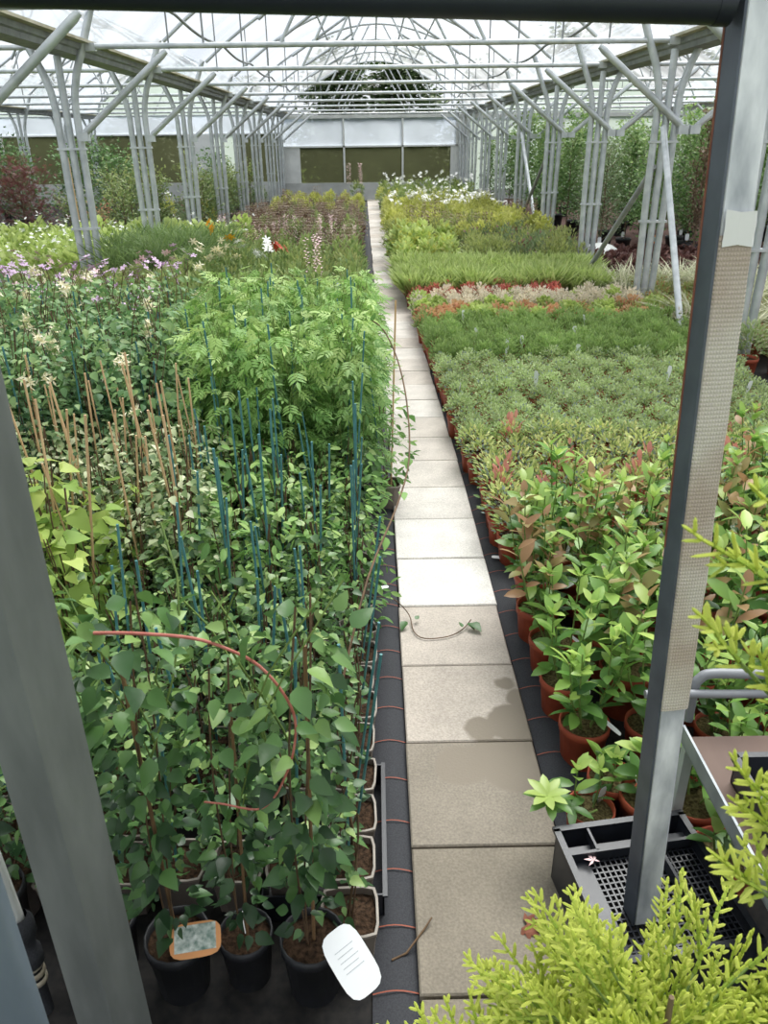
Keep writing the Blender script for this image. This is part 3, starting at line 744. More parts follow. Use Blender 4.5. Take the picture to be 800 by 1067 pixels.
def mound(f, r, h, n, T, sz, mat, rng, z0=.12, lo=.05, hi=.8, upb=.5, roll=.7, inner=.55, zmin=-.1):
    d = sph(n, rng, zmin); q = rng.uniform(inner, 1, n)[:, None]
    P = d * q * np.array([r, r, h]) + np.array([0, 0, z0]); D = d + np.array([0, 0, upb]) + rng.normal(0, .3, (n, 3))
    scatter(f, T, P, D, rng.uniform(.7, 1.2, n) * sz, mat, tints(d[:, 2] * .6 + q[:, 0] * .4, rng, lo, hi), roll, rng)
def mk(pot=('terracotta', .082, .15), blocks=(), flowers=None):
    def gen(rng):
        p = {}
        if pot: p['pot'], p['soil'] = pot_round(pot[1], pot[2], pot[0], 14)
        f = G()
        for b in blocks: mound(f, rng=rng, **b)
        p['foliage'] = f
        if flowers: p['flower'] = flowers(rng)
        return p
    return gen
B = lambda **k: dict(dict(r=.1, h=.12, n=200, T=SMALL, sz=.02, mat='leaf_thyme', z0=.12), **k)
gen_thyme = mk(blocks=[B(r=.098, h=.11, n=420, sz=.02, z0=.165), B(r=.098, h=.12, n=40, sz=.02, mat='leaf_bluegrey', z0=.165)])
gen_hebe = mk(blocks=[B(r=.11, h=.15, n=420, T=LANCE, sz=.034, mat='leaf_hebe', z0=.175, upb=1.2)])
gen_euony = mk(blocks=[B(r=.11, h=.13, n=190, T=ELLIP, sz=.03, mat='leaf_euonymus', z0=.175), B(r=.1, h=.12, n=60, T=SMALL, sz=.026, mat='leaf_bluegrey', z0=.165)])
gen_euony_red = mk(blocks=[B(r=.1, h=.13, n=150, T=ELLIP, sz=.032, mat='leaf_euonymus', z0=.175), B(r=.07, h=.2, n=26, T=ELLIP, sz=.05, mat='leaf_crimson', z0=.185, upb=1.5, zmin=.2)])
gen_apricot = mk(blocks=[B(r=.11, h=.13, n=200, T=ROUND, sz=.03, mat='leaf_apricot', z0=.165)])
gen_limeheuch = mk(blocks=[B(r=.105, h=.15, n=180, T=ROUND, sz=.04, mat='leaf_lime', z0=.165)])
gen_cream = mk(blocks=[B(r=.11, h=.16, n=240, T=SMALL, sz=.032, mat='leaf_cream', z0=.165, upb=.8)])
gen_scarlet = mk(blocks=[B(r=.105, h=.15, n=260, T=SMALL, sz=.03, mat='leaf_scarlet', z0=.165, upb=.8)])
def gen_limegrass(rng):
    p = {}; p['pot'], p['soil'] = pot_round(.085, .15, 'terracotta', 14); f = G(); n = 260
    a = rng.uniform(0, 2 * pi, n); q = np.sqrt(rng.uniform(0, 1, n)) * .1
    P = np.stack([q * np.cos(a), q * np.sin(a), np.full(n, .12)], 1); D = np.stack([np.cos(a) * q * 5, np.sin(a) * q * 5, np.ones(n)], 1) + rng.normal(0, .15, (n, 3))
    scatter(f, tmpl([.3, .65], [.05, .045], .1, .3), P, D, rng.uniform(.2, .36, n), 'leaf_limegrass', rng.uniform(0, 1, n), 1.5, rng)
    mound(f, .13, .2, 200, SMALL, .03, 'leaf_limegrass', rng, .2, .2, 1, 1.0)
    p['foliage'] = f; return p
def gen_laurel(rng, h=.44, n_st=7, red=.0, flush=.4, pr=.085):
    p = {}; p['pot'], p['soil'] = pot_round(pr, .16, 'terracotta', 20, 'compost_mossy'); st = G(); f = G()
    for s in range(n_st):
        a = rng.uniform(0, 2 * pi); l = rng.uniform(.1, .42); H = h * rng.uniform(.6, 1.12); tip = np.array([cos(a) * l * H, sin(a) * l * H, .13 + H])
        b = np.array([cos(a) * .018, sin(a) * .018, .13]); m = (b + tip) / 2 + np.array([cos(a), sin(a), 0]) * .02
        tube(st, [b, m, tip], [.0036, .003, .0022], 'stem_green', 5)
        n = int(8 * H / .38) + 3; u = np.linspace(.22, .97, n); P = b + (tip - b) * u[:, None] + np.array([cos(a), sin(a), 0]) * (.02 * np.sin(u * pi))[:, None]
        th = np.arange(n) * 2.4 + rng.uniform(0, 6); D = np.stack([np.cos(th), np.sin(th), .2 + .9 * u], 1) + rng.normal(0, .3, (n, 3))
        sz = (.096 - .018 * u) * rng.uniform(.65, 1.2, n); t = tints(u, rng, .05, .66, .2)
        isr = rng.random(n) < red * (u > .55) * 1.6
        T = ELLIP if rng.random() < .6 else LEAFY
        scatter(f, T, P[~isr], D[~isr], sz[~isr], 'leaf_laurel', t[~isr], .6, rng)
        scatter(f, T, P[isr], D[isr], sz[isr], 'leaf_redtip', rng.uniform(0, 1, isr.sum()), .6, rng)
        if rng.random() < flush:
            k = int(rng.integers(4, 8)); th = np.arange(k) * 2.4 + rng.uniform(0, 6); D = np.stack([np.cos(th), np.sin(th), np.linspace(.5, 2.2, k)], 1) + rng.normal(0, .2, (k, 3))
            scatter(f, ELLIP, np.repeat([tip], k, 0), D, rng.uniform(.035, .062, k), 'leaf_laurel', rng.uniform(.62, 1, k), .5, rng)
    p['stem'] = st; p['foliage'] = f; return p
def gen_laurel_red(rng): return gen_laurel(rng, .46, 7, .32, .3)
def gen_small_shoot(rng): return gen_laurel(rng, .17, 2, .0, 1.0, .08)
def flower_heads(mat, n, zr, R, size, npet=5, k=1, spread=.03):
    def fl(rng):
        g = G()
        for _ in range(n):
            a = rng.uniform(0, 2 * pi); q = R * sqrt(rng.uniform(0, 1)); P = np.array([q * cos(a), q * sin(a), rng.uniform(*zr)])
            for _ in range(k): floret(g, P + rng.normal(0, spread, 3), nrm(rng.normal(0, .5, 3) + [0, -.3, 1]), size, mat, npet, PETAL, 1.0, rng)
        return g
    return fl
BP = ('black_pot', .09, .16)
gen_mallow = mk(BP, [B(r=.2, h=.4, n=260, T=PALM, sz=.05, mat='leaf_mallow', z0=.2)], flower_heads('petal_mauve', 3, (.5, .64), .2, .034, 5, 3, .026))
gen_mallow_pink = mk(BP, [B(r=.2, h=.38, n=260, T=PALM, sz=.05, mat='leaf_mallow', z0=.2)], flower_heads('petal_pink', 2, (.5, .64), .2, .03, 5, 3, .026))
gen_limeper = mk(BP, [B(r=.24, h=.48, n=240, T=OVATE, sz=.09, mat='leaf_lime', z0=.2)])
gen_limeper_fl = mk(BP, [B(r=.24, h=.46, n=230, T=OVATE, sz=.085, mat='leaf_lime', z0=.2)], flower_heads('petal_white', 6, (.5, .78), .2, .024, 5, 2))
def gen_feather(rng):
    p = {}; p['pot'], _ = pot_round(.09, .16, 'black_pot', 12); f = G(); n = 600
    P = np.stack([rng.normal(0, .09, n), rng.normal(0, .09, n), rng.uniform(.15, .75, n)], 1); D = np.stack([P[:, 0] * 4, P[:, 1] * 4, np.full(n, .9)], 1) + rng.normal(0, .35, (n, 3))
    scatter(f, STRIP, P, D, rng.uniform(.1, .2, n), 'leaf_feather', rng.uniform(0, 1, n), 1.5, rng); p['foliage'] = f; return p
def gen_lily(mat):
    def gen(rng):
        p = {}; p['pot'], _ = pot_round(.09, .16, 'black_pot', 12); f = G(); n = 60; a = rng.uniform(0, 2 * pi, n)
        P = np.stack([.03 * np.cos(a), .03 * np.sin(a), np.full(n, .14)], 1); D = np.stack([np.cos(a) * .45, np.sin(a) * .45, np.ones(n)], 1) + rng.normal(0, .15, (n, 3))
        scatter(f, tmpl([.25, .5, .75], [.022, .024, .016], .1, .6), P, D, rng.uniform(.4, .62, n), 'leaf_mixed', rng.uniform(0, .7, n), 1, rng); p['foliage'] = f
        q = G(); s = G()
        for _ in range(3):
            a = rng.uniform(0, 6.28); t = np.array([.1 * cos(a), .1 * sin(a), rng.uniform(.68, .85)]); tube(s, [(0, 0, .14), t * [.6, .6, .6], t], .004, 'stem_green', 5)
            for _ in range(2): floret(q, t + rng.normal(0, .03, 3), (cos(a) * .6, sin(a) * .6 - .5, .7), .052, mat, 6, tmpl([.3, .7], [.16, .19], .1, .4), .8, rng)
        p['stem'] = s; p['flower'] = q; return p
    return gen
gen_mixed = mk(BP, [B(r=.2, h=.42, n=260, T=ELLIP, sz=.07, mat='leaf_mixed', z0=.2, upb=.9)])
gen_mixed_lilac = mk(BP, [B(r=.2, h=.42, n=260, T=ELLIP, sz=.07, mat='leaf_mixed', z0=.2, upb=.9)], flower_heads('petal_lilac', 2, (.6, .68), .1, .03, 5, 3))
def gen_purple(rng):
    p = mk(BP, [B(r=.19, h=.3, n=190, T=OVATE, sz=.06, mat='leaf_purple', z0=.2, upb=.9)])(rng); f = p['foliage']; n = 16
    P = np.stack([rng.normal(0, .1, n), rng.normal(0, .1, n), np.full(n, .42)], 1)
    for q in P:
        m = 14; Pz = q + np.stack([np.zeros(m), np.zeros(m), np.linspace(0, .26, m)], 1); th = np.arange(m) * 2.4
        scatter(f, SMALL, Pz, np.stack([np.cos(th), np.sin(th), np.full(m, .8)], 1), .032, 'leaf_purple', rng.uniform(.2, 1, m), .5, rng)
    return p
def gen_spike_pink(rng):
    p = mk(BP, [B(r=.16, h=.28, n=160, T=ELLIP, sz=.06, mat='leaf_mixed', z0=.2, upb=.9)])(rng); q = G()
    for _ in range(5):
        a = rng.normal(0, .08, 2); m = 34; z = np.linspace(.42, .8, m); th = np.arange(m) * 2.4
        scatter(q, SMALL, np.stack([np.full(m, a[0]), np.full(m, a[1]), z], 1), np.stack([np.cos(th), np.sin(th), np.full(m, .3)], 1), .034, 'petal_pink', .5, .5, rng)
    p['flower'] = q; return p
gen_yellowtop = mk(BP, [B(r=.2, h=.3, n=220, T=OVATE, sz=.06, mat='leaf_yellowtop', z0=.3, upb=.8)])
gen_olive = mk(BP, [B(r=.2, h=.36, n=320, T=LANCE, sz=.06, mat='leaf_olive', z0=.2, upb=1.0)])
gen_olive_dull = mk(BP, [B(r=.19, h=.36, n=300, T=LANCE, sz=.055, mat='leaf_tree_dull', z0=.2, upb=1.0), B(r=.19, h=.36, n=40, T=OVATE, sz=.05, mat='leaf_purple', z0=.22)])
gen_limelarge = mk(BP, [B(r=.2, h=.38, n=150, T=OVATE, sz=.085, mat='leaf_lime', z0=.2), B(r=.19, h=.36, n=80, T=OVATE, sz=.07, mat='leaf_yellowtop', z0=.2)])
gen_white = mk(BP, [B(r=.22, h=.56, n=300, T=ELLIP, sz=.075, mat='leaf_yellowtop', z0=.22, upb=.7)], flower_heads('petal_white', 4, (.7, .86), .17, .038, 5, 5, .03))
gen_whitegreen = mk(BP, [B(r=.22, h=.56, n=300, T=ELLIP, sz=.075, mat='leaf_mixed', z0=.22, upb=.7)], flower_heads('petal_white', 2, (.72, .9), .15, .04, 5, 4, .03))
gen_heuchera = mk(('black_pot', .08, .13), [B(r=.14, h=.14, n=130, T=ROUND, sz=.055, mat='leaf_heuchera', z0=.13)])
def gen_palegrass(rng):
    p = {}; p['pot'], p['soil'] = pot_round(.08, .14, 'terracotta', 12); f = G(); n = 120; a = rng.uniform(0, 2 * pi, n)
    P = np.stack([.03 * np.cos(a), .03 * np.sin(a), np.full(n, .13)], 1); D = np.stack([np.cos(a) * .5, np.sin(a) * .5, np.ones(n)], 1) + rng.normal(0, .3, (n, 3))
    scatter(f, BLADE, P, D, rng.uniform(.25, .48, n), 'leaf_palegrass', rng.uniform(0, 1, n), 1, rng); p['foliage'] = f; return p
gen_carpet = mk(('terracotta', .075, .13), [B(r=.15, h=.16, n=260, T=LANCE, sz=.05, mat='leaf_olive', z0=.13), B(r=.15, h=.17, n=70, T=SMALL, sz=.035, mat='leaf_orange', z0=.13)])
gen_creamshrub = mk(('terracotta', .1, .16), [B(r=.17, h=.2, n=420, T=SMALL, sz=.03, mat='leaf_cream', z0=.18), B(r=.15, h=.18, n=160, T=SMALL, sz=.035, mat='leaf_mixed', z0=.18)])
gen_potvar = mk(('terracotta', .11, .17), [B(r=.17, h=.26, n=420, T=ELLIP, sz=.04, mat='leaf_thyme', z0=.22), B(r=.17, h=.26, n=70, T=SMALL, sz=.035, mat='leaf_cream', z0=.22)])
def tree_gen(h=2.0, cr=.46, z0=.45, n=1700, sz=.062, mat='leaf_tree', T=OVATE, pot=('black_pot', .15, .28), trunk=.014):
    def gen(rng):
        p = {}
        if pot: p['pot'], p['soil'] = pot_round(pot[1], pot[2], pot[0], 14)
        t = G(); tube(t, [(0, 0, .1), (.01, .01, h * .5), (0, .02, h * .9)], [trunk, trunk * .8, trunk * .4], 'bark', 6)
        f = G(); nb = 26; k = n // nb
        for b in range(nb):
            z = z0 + (h - z0) * (b + .5) / nb; u = (z - z0) / (h - z0); a = b * 2.4 + rng.uniform(-.4, .4); l = cr * (1 - .55 * u) * rng.uniform(.7, 1.15) * (.6 + .8 * min(u * 3, .5))
            e = np.array([cos(a) * l, sin(a) * l, z + .18 * rng.uniform(.3, 1.2)]); s = np.array([0, 0, z - .1]); tube(t, [s, (s + e) / 2 + [0, 0, -.02], e], [trunk * .45, trunk * .3, trunk * .2], 'bark', 4, cap=False)
            w = rng.uniform(.2, 1.1, k); P = s + (e - s) * w[:, None] + rng.normal(0, cr * .16, (k, 3)); D = (e - s) + rng.normal(0, .25, (k, 3))
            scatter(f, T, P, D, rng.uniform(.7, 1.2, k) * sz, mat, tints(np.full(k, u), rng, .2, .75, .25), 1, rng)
        p['trunk'] = t; p['foliage'] = f; return p
    return gen
gen_tree = tree_gen(); gen_tree_b = tree_gen(1.8, .48, .4, 1600, .052, 'leaf_tree_dull', ELLIP)
gen_tree_c = tree_gen(2.15, .46, .6, 1300, .075, 'leaf_tree', OVATE)
gen_dry = tree_gen(2.05, .2, .5, 1500, .05, 'leaf_dry', SMALL)
gen_maple = tree_gen(1.55, .75, .5, 1100, .085, 'leaf_maple', PALMF, ('black_pot', .18, .3), .02)
gen_shrub = tree_gen(1.5, .6, .25, 1300, .07, 'leaf_hedge', OVATE, ('black_pot', .17, .28))
gen_shrub_lime = tree_gen(1.2, .45, .25, 700, .07, 'leaf_mixed', ELLIP, ('black_pot', .15, .25))
gen_shrub_orange = tree_gen(.95, .4, .25, 500, .07, 'leaf_orange', ELLIP, ('black_pot', .15, .25))
gen_outtree = tree_gen(5.5, 2.1, .3, 5200, .26, 'leaf_outside', OVATE, None, .09)

class Kind:
    def __init__(s, name, gen, nvar, seed):
        s.name = name; s.var = []
        for v in range(nvar): s.var.append({k: q for k, q in gen(np.random.default_rng(seed * 17 + v)).items() if q.V})
        s.pm = {}; s.wm = {}
    def parts(s, v):
        if v not in s.pm: s.pm[v] = {k: g.mesh(f'{s.name}_{k}') for k, g in s.var[v].items()}
        return s.pm[v]
    def whole(s, v):
        if v not in s.wm:
            g = G()
            for q in s.var[v].values(): g.merge(q)
            s.wm[v] = g.mesh(s.name)
        return s.wm[v]
    def put(s, x, y, label, cat, group=None, whole=False, z=0, rz=None, sc=1.0, v=None, extra=None, drop=()):
        v = int(RNG.integers(len(s.var))) if v is None else v; rz = RNG.uniform(0, 2 * pi) if rz is None else rz
        if whole: o = link(s.name, s.whole(v), None, (x, y, z), rz, sc)
        else:
            o = link(s.name, None, None, (x, y, z), rz, sc); o.empty_display_size = .05
            for k, me in s.parts(v).items():
                if k not in drop: link(k, me, o)
            for k, me in (extra or {}).items(): link(k, me, o)
        return tag(o, label, cat, group, 'thing')
K = {}
def kind(key, name, gen, nvar=3):
    K[key] = Kind(name, gen, nvar, len(K) + 1)
for a in (('climber', 'climbing_plant', gen_climber, 3), ('ivy', 'ivy_plant', gen_ivy, 5), ('edgeivy', 'ivy_plant', gen_edge_ivy, 4), ('varieg', 'variegated_climber', gen_varieg, 4), ('heart', 'heart_leaved_climber', gen_heart, 4),
          ('green', 'leafy_climber', gen_green, 4), ('honey', 'honeysuckle', gen_honey, 3), ('honeyf', 'honeysuckle', gen_honey_flower, 3), ('jasmine', 'jasmine', gen_jasmine, 4),
          ('mallow', 'mallow', gen_mallow, 3), ('mallowp', 'mallow', gen_mallow_pink, 2), ('limeper', 'lime_perennial', gen_limeper, 3), ('limeperf', 'lime_perennial', gen_limeper_fl, 2),
          ('feather', 'feathery_perennial', gen_feather, 2), ('lilyo', 'daylily', gen_lily('petal_orange'), 1), ('lilyw', 'daylily', gen_lily('petal_white'), 2), ('lilyc', 'daylily', gen_lily('petal_cream'), 2), ('lilyr', 'daylily', gen_lily('petal_red'), 1),
          ('mixed', 'green_perennial', gen_mixed, 3), ('mixedl', 'green_perennial', gen_mixed_lilac, 1), ('purple', 'bronze_perennial', gen_purple, 4), ('spike', 'pink_spike_perennial', gen_spike_pink, 2), ('ytop', 'yellow_perennial', gen_yellowtop, 2),
          ('laurel', 'laurel_shrub', gen_laurel, 5), ('laurelr', 'laurel_shrub', gen_laurel_red, 3), ('shoot', 'young_laurel', gen_small_shoot, 3),
          ('euony', 'euonymus', gen_euony, 3), ('euonyr', 'euonymus', gen_euony_red, 3), ('thyme', 'thyme', gen_thyme, 4), ('hebe', 'hebe', gen_hebe, 4),
          ('apricot', 'apricot_heuchera', gen_apricot, 2), ('limeh', 'lime_heuchera', gen_limeheuch, 2), ('cream', 'cream_heather', gen_cream, 3), ('scarlet', 'scarlet_heather', gen_scarlet, 3), ('lgrass', 'lime_grass', gen_limegrass, 3),
          ('olive', 'olive_perennial', gen_olive, 3), ('olived', 'grey_green_perennial', gen_olive_dull, 2), ('limel', 'lime_hosta', gen_limelarge, 2), ('white', 'white_phlox', gen_white, 3), ('whiteg', 'white_phlox', gen_whitegreen, 2),
          ('heuch', 'dark_heuchera', gen_heuchera, 3), ('pgrass', 'pale_grass', gen_palegrass, 3), ('carpet', 'spreading_perennial', gen_carpet, 3), ('creams', 'cream_shrub', gen_creamshrub, 1), ('potvar', 'variegated_shrub', gen_potvar, 2),
          ('tree', 'potted_tree', gen_tree, 3), ('treeb', 'potted_tree', gen_tree_b, 2), ('treec', 'potted_tree', gen_tree_c, 2), ('dry', 'dried_conifer', gen_dry, 1), ('maple', 'japanese_maple', gen_maple, 1),
          ('shrub', 'potted_shrub', gen_shrub, 3), ('shrubl', 'potted_shrub', gen_shrub_lime, 2), ('shrubo', 'potted_shrub', gen_shrub_orange, 2), ('outtree', 'outside_tree', gen_outtree, 3)):
    kind(*a)
STAKES = [stake(.13, np.random.default_rng(5 + i), x=.05 + .01 * i).mesh('label_stake') for i in range(3)]
TALLST = [stake(.24, np.random.default_rng(15 + i), x=.03, h=.09, w=.02, a=radians(10 + 30 * i)).mesh('label_stake') for i in range(3)]
POSTS = [(-3.07, y) for y in FY[1:]] + [(2.99, y) for y in FY[1:]]
def clear(x, y, r=.16): return all((x - a) ** 2 + (y - b) ** 2 > r * r for a, b in POSTS)

def fill(kinds, xfun, y0, y1, sx, sy, cat, desc, where, group, edge_from=None, parts_all=True, rowcol=False, h=.4, jit=.02, stake_p=0, sc=(.9, 1.12), weights=None, tall=False, along='path edge'):
    """rows of potted plants; the first plant of each row stands at the path edge"""
    rows = int(round((y1 - y0) / sy)) + 1; cnt = 0; er = 0
    for j in range(rows):
        y = y0 + sy * j; xa, xb, inc = xfun(y); n = int(abs(xb - xa) / sx) + 1
        anyedge = False
        for i in range(n):
            x = xa + inc * sx * i + RNG.normal(0, jit); yy = y + RNG.normal(0, jit)
            if not seen(x, yy, (.05, h), 65, 20) or not clear(x, yy): continue
            key = kinds[int(RNG.choice(len(kinds), p=weights))]; kk = K[key]; de = desc[key] if isinstance(desc, dict) else desc
            edge = edge_from is not None and i == 0
            st = None
            if RNG.random() < stake_p: st = {'label_stake': (TALLST if tall else STAKES)[int(RNG.integers(3))]}
            dr = () if (edge or rowcol) else ('soil',)
            if edge:
                lab = f'{de} at the {along}, {ORD[min(er, 19)]} back in {where}'; anyedge = True
            elif rowcol: lab = f'{de}, {ORD[min(j, 19)]} row back, {ORD[min(i, 19)]} from the {along}'
            elif st: lab = f'{de} with a white label stake in {where}'
            else: lab = f'{de} massed in {where}'
            kk.put(x, yy, lab, cat, group, sc=RNG.uniform(*sc), extra=st, drop=dr)
            cnt += 1
        er += anyedge
    return cnt

# ---- left bed, nearest: individual climbers in round black pots
TAGS = []
def plate(w, h, t, mat, R, o, lines=None, photo=None):
    g = G(); n = 28; V = []
    for s in (-t / 2, t / 2):
        for v in ring(1, n, 4): V.append([v[0] * w / 2, v[1] * h / 2, s])
    V = np.array(V); i = np.arange(n); j = (i + 1) % n
    g.add(V @ R.T + np.array(o), np.stack([i, j, n + j, n + i], 1), mat)
    g.add(V[n:] @ R.T + np.array(o), [list(range(n))], mat); g.add(V[:n] @ R.T + np.array(o), [list(range(n))[::-1]], mat)
    return g
o = K['climber'].put(-.162, 1.135, 'tall dark-leaved climber in black pot hung with the large blank-looking white tag', 'climbing plant', 'climbers in round black pots', rz=.4, v=0)
R = rot(radians(38), radians(6), 0) @ rot(rz=radians(38)); R2 = np.array(Matrix.Rotation(-.4, 3, 'Z')) @ R
c = np.array(Matrix.Rotation(-.4, 3, 'Z')) @ np.array([.092, -.098, .222])
t = part('plant_tag', plate(.082, .138, .0012, 'white_tag', R2, c), o, 'large white plastic tag with faint grey lines of print')
g = G()
for k in range(5): box(g, -.022, .022 - .006 * (k % 2), .03 - .011 * k - .0006, .03 - .011 * k + .0006, .0007, .0011, 'tag_print', R2, c)
part('print', g, t)
o = K['climber'].put(-.316, 1.165, 'shorter sparse climber in middle black pot with a thin white tag string', 'climbing plant', 'climbers in round black pots', rz=1.9, v=1, sc=.86)
g = G(); tube(g, [(.0, -.0, .16), (.05, -.0, .175), (.085, -.01, .15)], .0015, 'white_tag', 4); part('tag_string', g, o)
o = K['climber'].put(-.463, 1.145, 'tall bushy climber in black pot bearing the orange and picture tag', 'climbing plant', 'climbers in round black pots', rz=2.9, v=2, sc=1.0)
Q = np.array(Matrix.Rotation(-2.9, 3, 'Z')); R2 = Q @ rot(radians(30), radians(4), 0) @ rot(rz=radians(10)); c = Q @ np.array([.05, -.03, .19])
t = part('plant_tag', plate(.11, .07, .0012, 'tag_orange', R2, c), o, 'orange-bordered tag with a leafy picture')
g = G(); box(g, -.045, .044, -.022, .03, .0007, .0012, 'tag_photo', R2, c); part('picture', g, t)
K['climber'].put(-.93, 1.28, 'climber in black pot half hidden behind the left channel and white pipe', 'climbing plant', 'climbers in round black pots', rz=.2, v=1, sc=.95)
K['climber'].put(-.64, 1.2, 'climber in black pot seen just right of the grey channel upright', 'climbing plant', 'climbers in round black pots', rz=4.2, v=0, sc=.92)
# arching red shoot and the long shoot leaning over the path
r = root('red_shoot', 'arching pinkish-red climber shoot looping in front of the near left climbers', 'shoot')
pts = np.array([(-.47, 1.06, 1.03), (-.4, 1.05, 1.035), (-.308, 1.05, 1.024), (-.25, 1.05, 1.0), (-.202, 1.05, .965), (-.165, 1.05, .905), (-.15, 1.05, .85), (-.155, 1.05, .79), (-.17, 1.05, .735), (-.2, 1.055, .665), (-.235, 1.06, .63), (-.3, 1.07, .635), (-.34, 1.09, .62)])
def smooth(P, k=4):
    P = np.asarray(P, float); t = np.arange(len(P)); T = np.linspace(0, len(P) - 1, (len(P) - 1) * k + 1); out = []
    for u in T:
        i = min(int(u), len(P) - 2); f = u - i; p0 = P[max(i - 1, 0)]; p1 = P[i]; p2 = P[i + 1]; p3 = P[min(i + 2, len(P) - 1)]
        out.append(.5 * (2 * p1 + (p2 - p0) * f + (2 * p0 - 5 * p1 + 4 * p2 - p3) * f * f + (3 * p1 - p0 - 3 * p2 + p3) * f ** 3))
    return np.array(out)
g = G(); sp = smooth(pts); tube(g, sp, np.linspace(.0032, .0018, len(sp)), 'stem_red', 7); part('stem', g, r)
g = G(); q = sp[::5]; scatter(g, OVATE, q, RNG.normal(0, 1, (len(q), 3)), .04, 'leaf_climber', RNG.uniform(.3, .9, len(q)), 1); part('foliage', g, r)
r = root('trailing_shoot', 'thin brown climber shoot bowing out over the slab path', 'shoot')
g = G(); sp = smooth([(-.10, 1.5, .55), (-.03, 1.75, .72), (.06, 2.2, .72), (.115, 2.6, .72), (.12, 2.95, .82), (.09, 3.2, .93), (.035, 3.35, 1.02), (-.02, 3.42, 1.05)])
tube(g, sp, .0032, 'stem_brown', 6); part('stem', g, r)
g = G(); q = sp[::3]; scatter(g, OVATE, q, RNG.normal(0, 1, (len(q), 3)) + [0, 0, -.5], .05, 'leaf_bright', RNG.uniform(.2, .9, len(q)), 1); part('foliage', g, r)
r = root('fallen_shoot', 'wiry leafy shoot trailing across the pinkish slab from the left bed', 'shoot')
g = G(); sp = smooth([(-.03, 2.62, .12), (.05, 2.64, .1), (.115, 2.6, .05), (.13, 2.5, .037), (.17, 2.45, .036), (.26, 2.46, .036), (.32, 2.5, .04), (.36, 2.56, .045)])
tube(g, sp, .0022, 'stem_brown', 5); part('stem', g, r)
g = G(); scatter(g, OVATE, [(.1, 2.55, .05), (.14, 2.56, .05), (.32, 2.5, .05), (.345, 2.53, .05), (.36, 2.53, .05), (.02, 2.64, .12)], [(-.4, -1, -.1), (.4, .6, .2), (-.2, .6, .3), (.5, -.8, 0), (.6, -1, .1), (.2, -.6, .3)], [.05, .03, .03, .045, .06, .06], 'leaf_climber', .4, .3); part('foliage', g, r)

# ---- left bed, square pots with canes
def lx(a, b): return lambda y: (a, b, -1)
GI = 'ivies in square taupe pots'
j = 0
for yy in (1.225, 1.375, 1.52, 1.665, 1.81, 1.955, 2.1, 2.245):
    for i in range(11 if yy < 2.05 else 7):
        x = -.083 - .142 * i + RNG.normal(0, .004)
        if yy < 1.3 and i > 0: continue
        if yy < 1.36 and i > 5: continue
        if not seen(x, yy, (.1, .6)): continue
        if i > 0 and RNG.random() < .17: continue
        K['edgeivy' if i == 0 else 'ivy'].put(x, yy + RNG.normal(0, .004), f'small-leaved ivy in square taupe pot, {ORD[j]} row back, {ORD[i]} place from the path' if i else f'small-leaved ivy in square taupe pot at the path edge, {ORD[j]} back from the door', 'ivy plant', GI, rz=RNG.uniform(-.05, .05) + (pi / 2 * int(RNG.integers(4)) if i else 0), sc=RNG.uniform(.97, 1.02), drop=('cane',) if RNG.random() < .5 else ())
    j += 1
g = G()
def tray(x0, x1, y0, y1, h, t=.004, mat='crate_plastic'):
    g = G(); box(g, x0, x1, y0, y1, 0, .004, mat)
    box(g, x0, x0 + t, y0, y1, 0, h, mat); box(g, x1 - t, x1, y0, y1, 0, h, mat); box(g, x0, x1, y0, y0 + t, 0, h, mat); box(g, x0, x1, y1 - t, y1, 0, h, mat)
    return g
r = root('carrying_tray', 'black plastic carrying tray around the square pots at the left path edge', 'tray'); part('tray_body', tray(-.302, .0, 1.295, 1.735, .09), r)
g = G(); box(g, -.004, .008, 1.29, 1.74, .086, .092, 'crate_plastic'); part('tray_rim', g, r)
fill(['varieg'], lambda y: (-.78 if y > 2.68 else -.70, -2.3 if y > 2.68 else -.98, -1), 2.42, 3.3, .155, .15, 'climber', 'cream-variegated climber with bamboo cane', 'the left bed', 'variegated climbers on bamboo canes', rowcol=True, h=.8, along='bright green climbers', jit=.012)
fill(['heart'], lx(-1.02, -2.0), 2.14, 2.6, .17, .15, 'climber', 'lime heart-leaved climber with bamboo cane', 'the left bed', 'heart-leaved climbers on bamboo canes', rowcol=True, h=.8, along='bright green climbers', jit=.03)
fill(['green', 'ivy'], lx(-.1, -.7), 2.42, 3.3, .15, .155, 'climber', {'green': 'broad-leaved climber with blue cane', 'ivy': 'small-leaved climber with blue cane'}, 'the left bed', 'green climbers on blue canes', edge_from=1, rowcol=True, h=.7, jit=.012)
K['green'].put(.045, 3.72, 'leafy climber with canes in taupe pot standing out onto the path edge', 'climber', None, rz=.1, v=1, sc=1.08, extra={'cane': cane(1.0, 'bamboo', .02, x=.02).mesh('cane')})
fill(['jasmine'], lambda y: (-.16, -.85 - .16 * (y - 3.5), -1), 3.5, 5.3, .255, .26, 'jasmine', 'bushy bright green jasmine', 'the left bed', 'bright green jasmines', edge_from=1, rowcol=True, h=1, jit=.02, sc=(.92, 1.04))
fill(['honey', 'honeyf'], lambda y: (-1.08 - .16 * (y - 3.5), -3.6, -1), 3.42, 5.4, .27, .27, 'honeysuckle', {'honey': 'dark blue-green honeysuckle', 'honeyf': 'cream-flowered honeysuckle'}, 'the left bed', 'honeysuckles', rowcol=True, h=1, along='jasmines', jit=.03, sc=(.9, 1.05))
fill(['mallow', 'mallowp', 'mallow'], lx(-1.95, -5.2), 5.75, 8.0, .33, .34, 'mallow', {'mallow': 'mauve-flowered mallow', 'mallowp': 'pale pink-flowered mallow'}, 'the left bed', 'mallows', h=.8, jit=.04, weights=[.4, .25, .35], sc=(1.05, 1.3))
